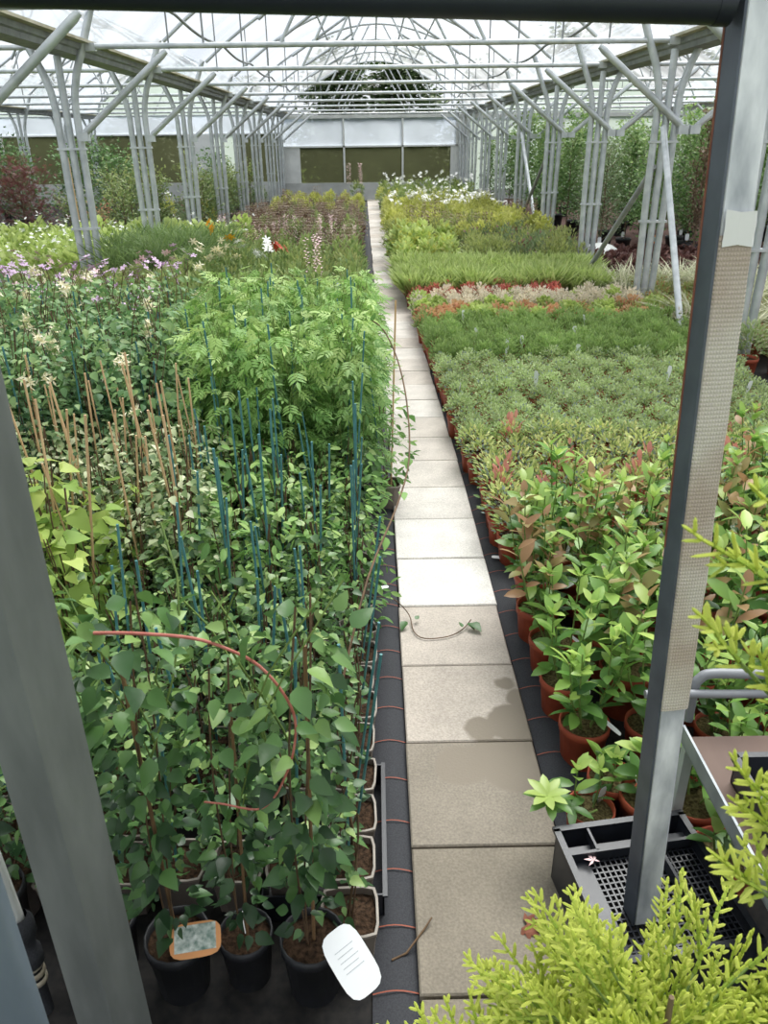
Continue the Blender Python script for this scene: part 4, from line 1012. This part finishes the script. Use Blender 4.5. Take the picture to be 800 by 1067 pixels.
fill(['limeper', 'limeperf'], lx(-2.15, -7.5), 9.0, 13, .4, .42, 'perennial', {'limeper': 'lime-leaved perennial', 'limeperf': 'lime-leaved perennial with tiny white flowers'}, 'the left beds behind the mallows', 'lime perennials', h=.8, jit=.05)
fill(['feather'], lx(-1.95, -2.8), 8.5, 10.2, .26, .28, 'perennial', 'feathery green perennial', 'the left bed beside the posts', 'feathery perennials', h=.9, jit=.04)
fill(['mixed'], lx(-.2, -1.85), 5.6, 7.9, .3, .32, 'perennial', 'leafy green perennial', 'the bed behind jasmines', 'green perennials', edge_from=1, h=.6, jit=.04)
K['mixedl'].put(-.35, 5.75, 'leafy perennial with lilac-blue flowers behind the jasmines', 'perennial', None, sc=1.25)
n = 0
for (x, y, k, w) in ((-1.72, 9.3, 'lilyo', 'bright orange'), (-1.25, 8.2, 'lilyw', 'pure white'), (-1.5, 8.4, 'lilyc', 'cream'), (-1.85, 8.3, 'lilyc', 'pale cream leftmost'), (-1.0, 8.25, 'lilyr', 'dark red'), (-1.2, 8.55, 'lilyw', 'white rearmost'), (-1.62, 8.05, 'lilyc', 'creamy nearest')):
    K[k].put(x, y, f'{w} daylily flowering in the left bed before the bronze perennials', 'daylily', 'daylilies', sc=1.0 if k != 'lilyo' else 1.12)
fill(['mixed', 'olive', 'spike'], lx(-.28, -1.9), 8.2, 10.6, .3, .32, 'perennial', {'mixed': 'leafy green perennial', 'olive': 'narrow-leaved olive perennial', 'spike': 'pink-spiked green perennial'}, 'the middle left bed', 'mixed perennials of the middle left bed', edge_from=1, h=.6, jit=.04, weights=[.55, .38, .07])
fill(['purple', 'spike', 'mixed'], lx(-.34, -2.7), 10.9, 14.6, .34, .36, 'perennial', {'purple': 'bronze-leaved perennial', 'spike': 'pink-spiked perennial', 'mixed': 'leafy green perennial'}, 'the middle far left bed', 'bronze perennials of the middle far bed', edge_from=1, h=.6, jit=.05, weights=[.52, .06, .42], sc=(.75, 1.05))
fill(['purple', 'mixed'], lx(-.4, -2.7), 15, 19.5, .36, .42, 'perennial', {'purple': 'bronze-brown leaved perennial', 'mixed': 'leafy green perennial'}, 'the far left bed', 'bronze perennials of the far bed', edge_from=1, h=.6, jit=.05, sc=(.7, .9), weights=[.8, .2])
fill(['ytop', 'purple'], lx(-.45, -2.7), 20.0, 25, .42, .55, 'perennial', {'ytop': 'yellow-green topped perennial', 'purple': 'bronze-leaved perennial'}, 'the left bed nearest the end wall', 'yellow perennials by the end wall', h=.6, jit=.06, weights=[.55, .45], sc=(.65, .9))
K['spike'].put(-.5, 25.8, 'tall pale perennial standing before the end wall left of the path', 'perennial', None, sc=1.5)
fill(['olived', 'mixed', 'shrubl'], lx(-3.5, -5.6), 14, 26, .75, .8, 'perennial', {'olived': 'grey-green perennial', 'mixed': 'leafy green perennial', 'shrubl': 'loose yellow-green shrub'}, 'the left side bay beyond the posts', 'mixed plants of the left side bay', h=1, jit=.1, weights=[.4, .3, .3])
# left bay: maple, shrubs
K['maple'].put(-6.0, 14.2, 'dark red Japanese maple with feathery crown in the left side bay', 'maple', None, sc=.92)
for k, (x, y, s, nm, w) in enumerate(((-7.35, 14.0, .95, 'shrubo', 'orange-red leaved shrub left of the dark red maple'), (-6.75, 13.5, .62, 'shrubo', 'low orange-red shrub at the foot of the dark red maple'), (-4.6, 13.9, .8, 'shrubo', 'rust-tinted shrub right of the first left post'),
        (-8.9, 18.0, 1.0, 'shrub', 'tall green shrub far left behind the orange one'), (-7.8, 18.6, 1.05, 'shrub', 'tall green shrub directly behind the dark red maple'), (-6.4, 18.2, 1.1, 'shrub', 'tall green shrub behind and right of the maple'), (-10.2, 17.2, .9, 'shrub', 'green shrub at the left edge of the side bay'),
        (-5.2, 17.4, 1.0, 'shrub', 'dense green shrub between the first two left posts'), (-4.3, 16.6, .9, 'shrubl', 'loose yellow-green shrub beside the second left post'), (-3.9, 19.5, .9, 'shrubl', 'loose yellow-green shrub beside the fourth left post'), (-5.6, 15.2, .75, 'shrubl', 'yellow-green shrub in front of the dense green shrub'),
        (-11.6, 19.5, 1.2, 'shrub', 'green shrub farthest left near the end wall'), (-9.4, 21.5, 1.2, 'shrub', 'green shrub in the second rank behind the tall left shrubs'), (-7.0, 22.0, 1.15, 'shrub', 'green shrub near the end wall left of the white door'), (-4.2, 22.4, 1.0, 'shrub', 'green shrub near the end wall right of the white door'))):
    K[nm].put(x, y, w, 'shrub', 'shrubs of the left side bay', sc=s)
for k, (x, y) in enumerate(((-4.85, 13.6), (-4.15, 15.0))):
    g = G(); tube(g, [(x, y, 0), (x - .02, y, 1.6)], .014, 'bamboo', 6); tag(link('bamboo_stake', g.mesh('bamboo_stake')), 'thick bamboo stake standing %s first gap between the left posts' % ('left in the' if k == 0 else 'right in the'), 'stake')
for k, (x, y, s) in enumerate(((-4.6, 18.5, 1.0), (-3.5, 17.3, 1.0), (-3.9, 14.4, .8))):
    K['white'].put(x, y, ['white-flowered perennial in the side bay behind the third left post', 'white-flowered perennial beside the fourth left post', 'white-flowered perennial beside the second left post'][k], 'perennial', None, sc=s)

# ---- right bed
def rx0(y): return np.interp(y, [1.2, 3.5, 6.3, 8.3, 11, 28], [.63, .60, .525, .48, .44, .30])
def rxw(b): return lambda y: (rx0(y), b, 1)
TAGW = [plate(.028, .085, .0012, 'white_tag', rot(radians(32), radians(10), radians(a)), (.06, -.065, .19)).mesh('plant_tag') for a in (20, 60)]
GL = 'laurel shrubs in terracotta pots'
r_ = 0
for yy in np.arange(1.62, 3.75, .215):
    for i in range(9):
        x = rx0(yy) + .205 * i + RNG.normal(0, .012); y2 = yy + RNG.normal(0, .012)
        if not seen(x, y2, (.1, .45)) or yy > 2.85 + .4 * (x - .6): continue
        key = 'laurelr' if RNG.random() < (.15 if yy < 2.3 else .65) else 'laurel'
        if i == 0: lab = f'glossy green laurel in terracotta pot at the path edge, {ORD[r_]} back from the door'
        else: lab = f'glossy green laurel in terracotta pot, {ORD[r_]} row back, {ORD[i]} from the path'
        low = yy < 1.7
        ex = {'label_stake': STAKES[int(RNG.integers(3))]} if RNG.random() < .35 else None
        if i == 0 and r_ < 4: ex = {'plant_tag': TAGW[r_ % 2]}
        K['shoot' if (low and i < 2) else key].put(x, y2, lab, 'laurel', GL, sc=RNG.uniform(.88, 1.08) * (.85 if yy < 2.05 else 1.06), extra=ex, rz=None if not (i == 0 and r_ < 4) else RNG.uniform(-.3, .3))
    r_ += 1
for (x, y, lab, kk) in ((.845, 1.345, 'terracotta pot of mossy compost with one seedling beside the black crate', 'shoot'), (.83, 1.52, 'terracotta pot with a leafy shoot and crumpled white tag under the rail', 'shoot'), (.56, 1.52, 'young laurel with pale rosette of leaves leaning over the path behind the crate', 'shoot'), (.72, 1.53, 'young laurel in small terracotta pot just behind the black crate', 'shoot')):
    K[kk].put(x, y, lab, 'laurel', 'young laurels by the crate', sc=1.0 if x > .6 else .82, extra={'label_stake': STAKES[1]})
# the rosette leaning over the path
r = root('leaning_shoot', 'laurel shoot with pale rosette leaning out over the slab path', 'shoot')
g = G(); sp = smooth([(.57, 1.5, .14), (.53, 1.47, .16), (.47, 1.46, .19), (.42, 1.46, .235)]); tube(g, sp, .003, 'stem_green', 6); part('stem', g, r)
g = G()
for k, (P, n_, s, t0) in enumerate((((.42, 1.46, .235), 8, .062, .95), ((.43, 1.46, .22), 7, .07, .35), ((.49, 1.465, .19), 5, .06, .2))):
    th = np.arange(n_) * 2 * pi / n_ + k; scatter(g, ELLIP, np.repeat([P], n_, 0), np.stack([np.cos(th), np.sin(th), np.full(n_, .5 - .25 * k)], 1), s, 'leaf_laurel', np.full(n_, t0), .2)
part('foliage', g, r)
fill(['euony', 'euonyr'], lambda y: (rx0(y) if y > 3.0 + .4 * 0 else rx0(y), 2.6 if y > 3.5 else rx0(y) + (y - 2.95) * 2.2, 1), 3.07, 4.1, .175, .18, 'euonymus', {'euony': 'low yellow-green euonymus', 'euonyr': 'low euonymus with crimson shoots'}, 'the bed behind laurels', 'euonymus behind the laurels', edge_from=1, h=.3, jit=.015, weights=[.84, .16])
fill(['thyme'], rxw(2.75), 4.25, 5.98, .17, .17, 'thyme', 'low grey-green thyme', 'the thyme mat', 'thyme plants of the right bed', edge_from=1, h=.25, jit=.012, stake_p=.05, tall=True)
fill(['hebe'], rxw(2.8), 6.08, 7.3, .175, .175, 'hebe', 'low mid-green hebe', 'the strip behind thyme', 'hebes of the right bed', edge_from=1, h=.25, jit=.012, stake_p=.06, tall=True)
fill(['apricot', 'limeh', 'carpet'], rxw(2.85), 7.42, 7.95, .18, .18, 'heuchera', {'apricot': 'apricot-leaved heuchera', 'limeh': 'lime-leaved heuchera', 'carpet': 'olive and rust spreading perennial'}, 'the strip behind hebes', 'heucheras of the right bed', edge_from=1, h=.25, weights=[.45, .4, .15])
fill(['cream', 'cream', 'limeh'], rxw(2.85), 8.08, 8.55, .17, .17, 'heather', {'cream': 'cream-leaved heather', 'limeh': 'lime-leaved heuchera'}, 'the pale strip', 'cream heathers of the right bed', edge_from=1, h=.25, weights=[.5, .4, .1])
fill(['scarlet'], rxw(2.0), 8.68, 9.0, .19, .19, 'heather', 'scarlet-leaved heather', 'the red strip', 'scarlet heathers', edge_from=1, h=.25)
fill(['lgrass'], rxw(2.75), 9.2, 10.6, .23, .24, 'grass', 'lime green feathery grass', 'the bright green strip', 'lime grasses of the right bed', edge_from=1, h=.4)
fill(['limel'], rxw(1.3), 11.0, 12.4, .3, .34, 'hosta', 'broad-leaved lime hosta', 'the bed behind grasses', 'lime hostas', edge_from=1, h=.5, sc=(.9, 1.2))
fill(['olive', 'olived'], lambda y: (1.45, 2.85, 1), 11.0, 13.4, .28, .32, 'perennial', {'olive': 'olive-green perennial', 'olived': 'grey-green perennial'}, 'the right bed behind the lime grasses', 'olive perennials', h=.5, jit=.03)
fill(['ytop', 'olive', 'purple'], rxw(2.85), 12.8, 15.8, .32, .36, 'perennial', {'ytop': 'yellow-green perennial', 'olive': 'olive-green perennial', 'purple': 'bronze perennial'}, 'the far right bed', 'yellow-green perennials of the far right bed', edge_from=1, h=.5, jit=.04, weights=[.55, .35, .1], sc=(.95, 1.2))
fill(['white', 'ytop', 'white'], rxw(2.7), 16.3, 19.5, .36, .42, 'phlox', {'white': 'white-flowered phlox', 'ytop': 'yellow-green perennial'}, 'the far phlox bed', 'white phlox of the far right bed', edge_from=1, h=.8, jit=.05, weights=[.14, .56, .3], sc=(.8, 1.0))
fill(['whiteg', 'ytop', 'mixed'], rxw(2.6), 20, 26.5, .45, .55, 'phlox', {'whiteg': 'tall white-flowered phlox', 'ytop': 'yellow-green perennial', 'mixed': 'tall green perennial'}, 'the right bed nearest the end wall', 'tall plants by the right end wall', h=.9, jit=.06, weights=[.4, .3, .3], sc=(.85, 1.1))
# right bed outer corner, beyond the thyme
fill(['carpet', 'pgrass', 'carpet'], lambda y: (3.0, 4.6, 1), 6.6, 9.4, .26, .26, 'perennial', {'carpet': 'spreading olive and rust perennial', 'pgrass': 'pale arching grass'}, 'the outer right bed by the posts', 'spreading perennials of the outer right bed', h=.3, weights=[.45, .25, .3], jit=.03)
K['creams'].put(2.82, 7.05, 'cream-flecked rounded shrub at the foot of the pale raking brace', 'shrub', None)
for (x, y, w) in ((2.98, 6.1, 'leftmost'), (3.3, 6.15, 'right-hand'), (3.12, 6.55, 'rearmost')):
    K['potvar'].put(x, y, f'variegated shrub in terracotta pot right of the taped post, {w} of three', 'shrub', 'variegated shrubs in terracotta pots', sc=.95)
fill(['heuch'], lambda y: (3.25, 7.6, 1), 9.6, 12.6, .3, .3, 'heuchera', 'dark red-brown heuchera', 'the aisle bed below the potted trees', 'dark heucheras below the trees', h=.3, jit=.03)
fill(['pgrass'], lambda y: (2.55, 4.4, 1), 9.0, 9.6, .28, .26, 'grass', 'pale striped arching grass', 'the outer right bed by the dark heucheras', 'pale grasses', h=.4, jit=.03, sc=(.7, .95))
# potted trees of the right bay
TT = plate(.06, .1, .002, 'white_tag', rot(radians(90), 0, 0), (.0, -.17, .36)).mesh('plant_tag')
TO = G(); box(TO, -.045, .045, -.175, -.172, .3, .43, 'tag_orange'); box(TO, -.038, .038, -.177, -.174, .33, .4, 'tag_photo'); TO = TO.mesh('plant_tag')
k = 0
for row, (yy, n) in enumerate(((12.9, 9), (13.9, 9), (15.2, 9), (16.7, 9), (18.6, 9), (21.0, 9), (24.0, 8))):
    kk = 0
    for i in range(n):
        x = 3.62 + .72 * i * (1 + .02 * row) + RNG.normal(0, .06) - (.0 if row < 3 else .2); y2 = yy + RNG.normal(0, .12)
        if not seen(x, y2, (.3, 1.6), 60): continue
        key = ['tree', 'treeb', 'treec'][int(RNG.choice(3, p=[.4, .35, .25]))]
        ex = None
        if row < 2 and RNG.random() < .75: ex = {'plant_tag': TO if RNG.random() < .45 else TT}
        K[key].put(x, y2, f'leafy young tree in black pot, {ORD[kk]} from the right posts in tree row {["one","two","three","four","five","six","seven"][row]}', 'potted tree', 'young trees in black pots', sc=RNG.uniform(.86, 1.08), extra=ex, rz=RNG.uniform(-.5, .5) if ex else None); kk += 1
K['dry'].put(4.88, 12.3, 'narrow dried brown conifer in front of the potted trees', 'conifer', None, sc=1.05)
g = G(); lathe(g, [(.38, .0), (.37, .12), (.3, .24), (.18, .31), (.04, .34)], 'pvc_white', 20, close=True); V = ring(.04, 20) + np.array([0, 0, .34]); g.add(V, [list(range(20))], 'pvc_white')
o = tag(link('cloche_dome', g.mesh('cloche_dome'), None, (3.45, 12.35, 0)), 'white plastic dome lying on the bark floor between two right posts', 'dome')

# outside trees beyond the end wall
k = 0
for (x, y, s) in ((-13, 34, .72), (-9, 33, .7), (-5.2, 34, .68), (-1.3, 33.4, .84), (1.2, 33.8, .86), (4.6, 34, .76), (8, 33, .95), (11.5, 34, 1.0)):
    K['outtree'].put(x, y, f'dark leafy tree outside beyond the end wall, {ORD[k]} from the left', 'tree', 'trees outside the end wall', v=k % 3, sc=s); k += 1

r = root('hedge', 'dark clipped hedge outside behind the end wall windows', 'hedge', (0, 30.6, 0))
g = G(); n = 5200; P = np.stack([RNG.uniform(-17, 10, n), RNG.uniform(-.45, .45, n), RNG.uniform(.05, 2.3, n)], 1); scatter(g, OVATE, P, RNG.normal(0, 1, (n, 3)) + [0, -.6, .3], RNG.uniform(.18, .34, n), 'leaf_outside', RNG.uniform(0, 1, n), 1); part('foliage', g, r)
g = G()
for x in np.arange(-16.8, 10, .8): tube(g, [(x, .1, 0), (x + .1, .12, 1.9)], .03, 'bark', 5)
part('stem', g, r)
# ---- golden conifers in the foreground
def shoot_geo(segs, rad):
    """spindle-shaped scale-leaf shoots, one per segment"""
    a = segs[:, 0]; b = segs[:, 1]; d = nrm(b - a); u = np.where(np.abs(d[:, 2:3]) < .9, np.array([[0, 0, 1.]]), np.array([[1., 0, 0]])); x = nrm(np.cross(d, u)); y = np.cross(d, x)
    N = len(segs); L = np.linalg.norm(b - a, axis=1, keepdims=True); V = np.zeros((N, 10, 3)); r = rad[:, None]
    V[:, 0] = a; V[:, 9] = b
    for k, (sx, sy) in enumerate(((1, 0), (0, .7), (-1, 0), (0, -.7))):
        V[:, 1 + k] = a + d * L * .25 + (x * sx + y * sy) * r; V[:, 5 + k] = a + d * L * .8 + (x * sx + y * sy) * r * .8
    F = []
    for k in range(4):
        q = (k + 1) % 4; F += [[0, 1 + q, 1 + k], [1 + k, 1 + q, 5 + q], [1 + k, 5 + q, 5 + k], [5 + k, 5 + q, 9]]
    F = np.array(F); return V.reshape(-1, 3), (F[None] + (np.arange(N) * 10)[:, None, None]).reshape(-1, 3)
def spray(base, d, n, L, rng, segs, rads, tt):
    """flat fern-like spray: main axis with alternating side shoots that branch again"""
    d = nrm(d); n = nrm(n - d * (n @ d)); s = np.cross(d, n); k = max(5, int(L / .011)); p = base.copy()
    pts = [p.copy()]
    for i in range(k):
        p = p + (d + rng.normal(0, .06, 3) + np.array([0, 0, .02])) * (L / k); pts.append(p.copy())
        segs.append((pts[-2], pts[-1] + d * .004)); rads.append(.0040 - .001 * i / k); tt.append(.25 + .6 * i / k)
    for i in range(1, k):
        u = i / k; l = L * .36 * (1 - u) ** .7 * min(1, u * 4 + .3) * rng.uniform(.7, 1.15) + .008; sd = (1 if i % 2 else -1)
        q = nrm(d * .8 + s * sd * .75 + rng.normal(0, .1, 3)); a = pts[i]; b = a + q * l
        m = max(1, int(l / .016))
        for j in range(m):
            segs.append((a + q * l * j / m, a + q * l * (j + 1) / m + q * .003)); rads.append(.0034); tt.append(.4 + .5 * (j + 1) / m)
            if m > 1 and j > 0:
                for sg in (1, -1):
                    w = nrm(q * .85 + np.cross(n, q) * sg * .7 + rng.normal(0, .1, 3)); l2 = rng.uniform(.01, .024); c = a + q * l * j / m
                    segs.append((c, c + w * l2)); rads.append(.0030); tt.append(.6 + .4 * rng.random())
def conifer(name, loc, label, branches, seed, pot_r=.09, trunk_h=.5, pm='black_pot'):
    rng = np.random.default_rng(seed); r = root(name, label, 'conifer', loc, 0, 'golden conifers')
    p, s = pot_round(pot_r, pot_r * 2, pm); part('pot', p, r); part('soil', s, r)
    t = G(); tube(t, [(0, 0, .1), (.01, 0, trunk_h * .6), (0, 0, trunk_h)], [.012, .009, .004], 'bark', 7)
    segs = []; rads = []; tt = []
    for (b, e, L) in branches:
        b = np.array(b, float); e = np.array(e, float); d = nrm(e - b)
        tube(t, [b, (b + e) / 2, e], [.004, .003, .0018], 'stem_green', 5, cap=False)
        k = max(2, int(np.linalg.norm(e - b) / .03))
        for i in range(k + 1):
            u = i / k; q = b + (e - b) * u; dd = nrm(d + rng.normal(0, .32, 3) + np.array([0, 0, .3])) if i < k else d
            spray(q, dd, nrm(rng.normal(0, .5, 3) + np.array([0, -.8, .6])), L * rng.uniform(.7, 1.1), rng, segs, rads, tt)
    part('trunk', t, r)
    V, F = shoot_geo(np.array([[a, b] for a, b in segs]), np.array(rads)); f = G()
    f.add(V, F, 'leaf_gold', np.repeat(np.clip(np.array(tt) + rng.normal(0, .08, len(tt)), 0, 1), 10)); part('foliage', f, r)
    return len(segs)
rng = np.random.default_rng(3); br = []
for k in range(105):
    a = rng.uniform(0, 2 * pi); z = rng.uniform(.16, .60); l = rng.uniform(.10, .27) * (1.12 - .5 * z); br.append(((0, 0, z - .06), (cos(a) * l, sin(a) * l, z + rng.uniform(.0, .1)), .1))
for k in range(16): br.append(((.03, .0, .3), (.08 + .014 * k, .04 + rng.uniform(-.1, .06), .60 + .007 * k + rng.uniform(-.06, .03)), .09))
conifer('golden_conifer', (.41, .69, 0), 'golden yellow-green conifer filling the bottom right of the view', br, 31, .1, .64)
rng = np.random.default_rng(4); br = []
for k in range(40):
    a = rng.uniform(0, 2 * pi); z = rng.uniform(.2, .42); l = rng.uniform(.07, .15); br.append(((0, 0, z - .06), (cos(a) * l, sin(a) * l, z + rng.uniform(.0, .08)), .09))
conifer('golden_conifer', (.185, .68, 0), 'smaller golden conifer at the bottom edge in front of the path', br, 32, .08, .42)
rng = np.random.default_rng(5); br = []
for k in range(10):
    z = .98 + .056 * k; a = pi + rng.uniform(-.6, .6); l = rng.uniform(.10, .17) * (1.3 - .3 * z) * (.8 if z < 1.15 else 1); br.append(((0, 0, z - .1), (cos(a) * l, sin(a) * l * .8, z + rng.uniform(-.02, .08)), .1))
conifer('golden_conifer', (.52, .62, 0), 'taller golden conifer reaching in from the right edge, out of focus', br, 33, .1, 1.5)

# ---- black crate behind the conifer
r = root('plastic_crate', 'black latticed plastic crate on the ground at the foot of the taped post', 'crate', (.62, 1.235, 0), radians(8))
CW, CD, CH = .165, .175, .2
g = G()
for (x0, x1, y0, y1) in ((-CW, CW, CD - .008, CD), (-CW, CW, -CD, -CD + .008), (-CW, -CW + .008, -CD, CD), (CW - .008, CW, -CD, CD)): box(g, x0, x1, y0, y1, 0, CH, 'crate_plastic')
part('wall', g, r)
g = G()
for (x0, x1, y0, y1) in ((-CW - .008, CW + .008, CD - .008, CD + .008), (-CW - .008, CW + .008, -CD - .008, -CD + .008), (-CW - .008, -CW + .008, -CD, CD), (CW - .008, CW + .008, -CD, CD)): box(g, x0, x1, y0, y1, CH - .008, CH + .002, 'crate_plastic')
box(g, -CW, CW, .095, .103, .172, CH, 'crate_plastic'); box(g, -CW + .075, -CW + .081, .1, CD, .172, CH, 'crate_plastic'); box(g, .06, .068, -CD, .1, .172, CH, 'crate_plastic')
part('rim', g, r)
g = G()
box(g, -CW, -CW + .05, -CD, .1, .166, .171, 'crate_plastic'); box(g, -CW, CW, .1, .14, .166, .171, 'crate_plastic')
for a in np.arange(-.115, .16, .0135): box(g, a, a + .004, -CD, .1, .166, .170, 'crate_plastic')
for b in np.arange(-CD, .1, .0155): box(g, -.12, CW, b, b + .004, .166, .1702, 'crate_plastic')
part('lattice', g, r)
g = G(); V, F = PALM; g.add(V @ rot(.1, .2, .5).T * .03 + np.array([.505, 1.30, .19]), F, 'petal_pink'); tag(link('dry_petal', g.mesh('dry_petal')), 'small pale dried leaf lying on the black crate', 'leaf')
g = G(); V, F = lobed(7, 3.8, .2); V = V.copy(); V[:, 2] += .12 * np.sin(V[:, 0] * 9) * .3 + .1; g.add(V @ rot(.0, .1, -1.9).T * .055 + np.array([.345, 1.245, .036]), F, 'dead_leaf')
tag(link('fallen_leaf', g.mesh('fallen_leaf')), 'curled brown dead leaf lying on the nearest visible slab', 'leaf')
g = G(); tube(g, [(.015, 1.175, .02), (.05, 1.19, .022), (.1, 1.245, .04), (.115, 1.265, .045)], [.003, .003, .0025, .002], 'stem_brown', 6); tag(link('dry_twig', g.mesh('dry_twig')), 'thin brown twig lying across the fabric at the path edge', 'twig')

for k, (x, y, a, w) in enumerate(((.01, 2.83, .3, 'white plant label lying on the fabric at the left path edge'), (.545, 3.08, -.2, 'white plant label lying on the fabric at the right path edge'))):
    g = plate(.06, .02, .0012, 'white_tag', rot(radians(8), 0, a), (x, y, .036)); tag(link('plant_label', g.mesh('plant_label')), w, 'plant label')
# ---- plant trolley on the right
r = root('plant_trolley', 'galvanised plant trolley with brown wooden shelf at the right edge', 'trolley')
g = G(); box(g, .752, 1.25, .95, 1.47, .4, .414, 'plywood'); part('shelf', g, r)
g = G(); bar(g, (.748, .9, .42), (.748, 1.482, .42), .006, .045, 'galvanised_mid'); bar(g, (.76, .9, .397), (.76, 1.482, .397), .03, .004, 'galvanised_mid'); part('shelf_rail', g, r)
g = G(); tube(g, smooth([(.66, 1.53, .5), (.75, 1.53, .5), (.9, 1.525, .5), (1.25, 1.52, .5)]), .011, 'grey_tube', 10); part('cross_tube', g, r)
g = G(); tube(g, smooth([(.79, 1.55, .4), (.79, 1.55, .5), (.80, 1.55, .53), (.83, 1.55, .545), (.95, 1.545, .545), (1.25, 1.54, .545)]), .013, 'grey_tube', 10); part('end_hoop', g, r)
for (x, y) in ((.765, 1.47), (1.24, 1.47), (.765, .96), (1.24, .96)):
    g = G(); box(g, x - .012, x + .012, y - .012, y + .012, 0, .4, 'galvanised'); part('leg', g, r)
r = root('carrying_tray', 'black plastic carrying tray tilted on the trolley shelf at the right edge', 'tray', (.80, 1.0, .416), 0)
part('tray_body', tray(0, .38, 0, .32, .07), r)
g = G(); box(g, -.008, .006, -.004, .324, .062, .078, 'crate_plastic'); box(g, .0, .38, .314, .33, .062, .078, 'crate_plastic'); part('tray_rim', g, r)

# ================================================================== LIGHT
w = bpy.data.worlds.new('sky'); SC.world = w; w.use_nodes = True; nt = w.node_tree; nt.nodes.clear()
out = nt.nodes.new('ShaderNodeOutputWorld'); bg = nt.nodes.new('ShaderNodeBackground'); bg.inputs[1].default_value = .68
tc = nt.nodes.new('ShaderNodeTexCoord'); sx = nt.nodes.new('ShaderNodeSeparateXYZ'); rp = nt.nodes.new('ShaderNodeValToRGB')
rp.color_ramp.elements[0].position = .0; rp.color_ramp.elements[0].color = (.86, .9, .96, 1); rp.color_ramp.elements[1].position = .7; rp.color_ramp.elements[1].color = (.95, .975, 1, 1)
nt.links.new(tc.outputs['Generated'], sx.inputs[0]); nt.links.new(sx.outputs[2], rp.inputs[0]); nt.links.new(rp.outputs[0], bg.inputs[0]); nt.links.new(bg.outputs[0], out.inputs[0])
sl = bpy.data.lights.new('sun', 'SUN'); sl.energy = 5.6; sl.angle = radians(38); sl.color = (1, .95, .85)
so = bpy.data.objects.new('sun', sl); COL.objects.link(so); so.rotation_euler = (radians(-28), radians(14), 0)
vs = SC.view_settings; vs.view_transform = 'Standard'; vs.look = 'None'; vs.gamma = 1.0; vs.use_curve_mapping = False; vs.exposure = 0.66
SC.cycles.max_bounces = 10; SC.cycles.transparent_max_bounces = 16; SC.cycles.transmission_bounces = 6; SC.cycles.diffuse_bounces = 5
SC.cycles.use_denoising = True
SC.cycles.caustics_reflective = False; SC.cycles.caustics_refractive = False
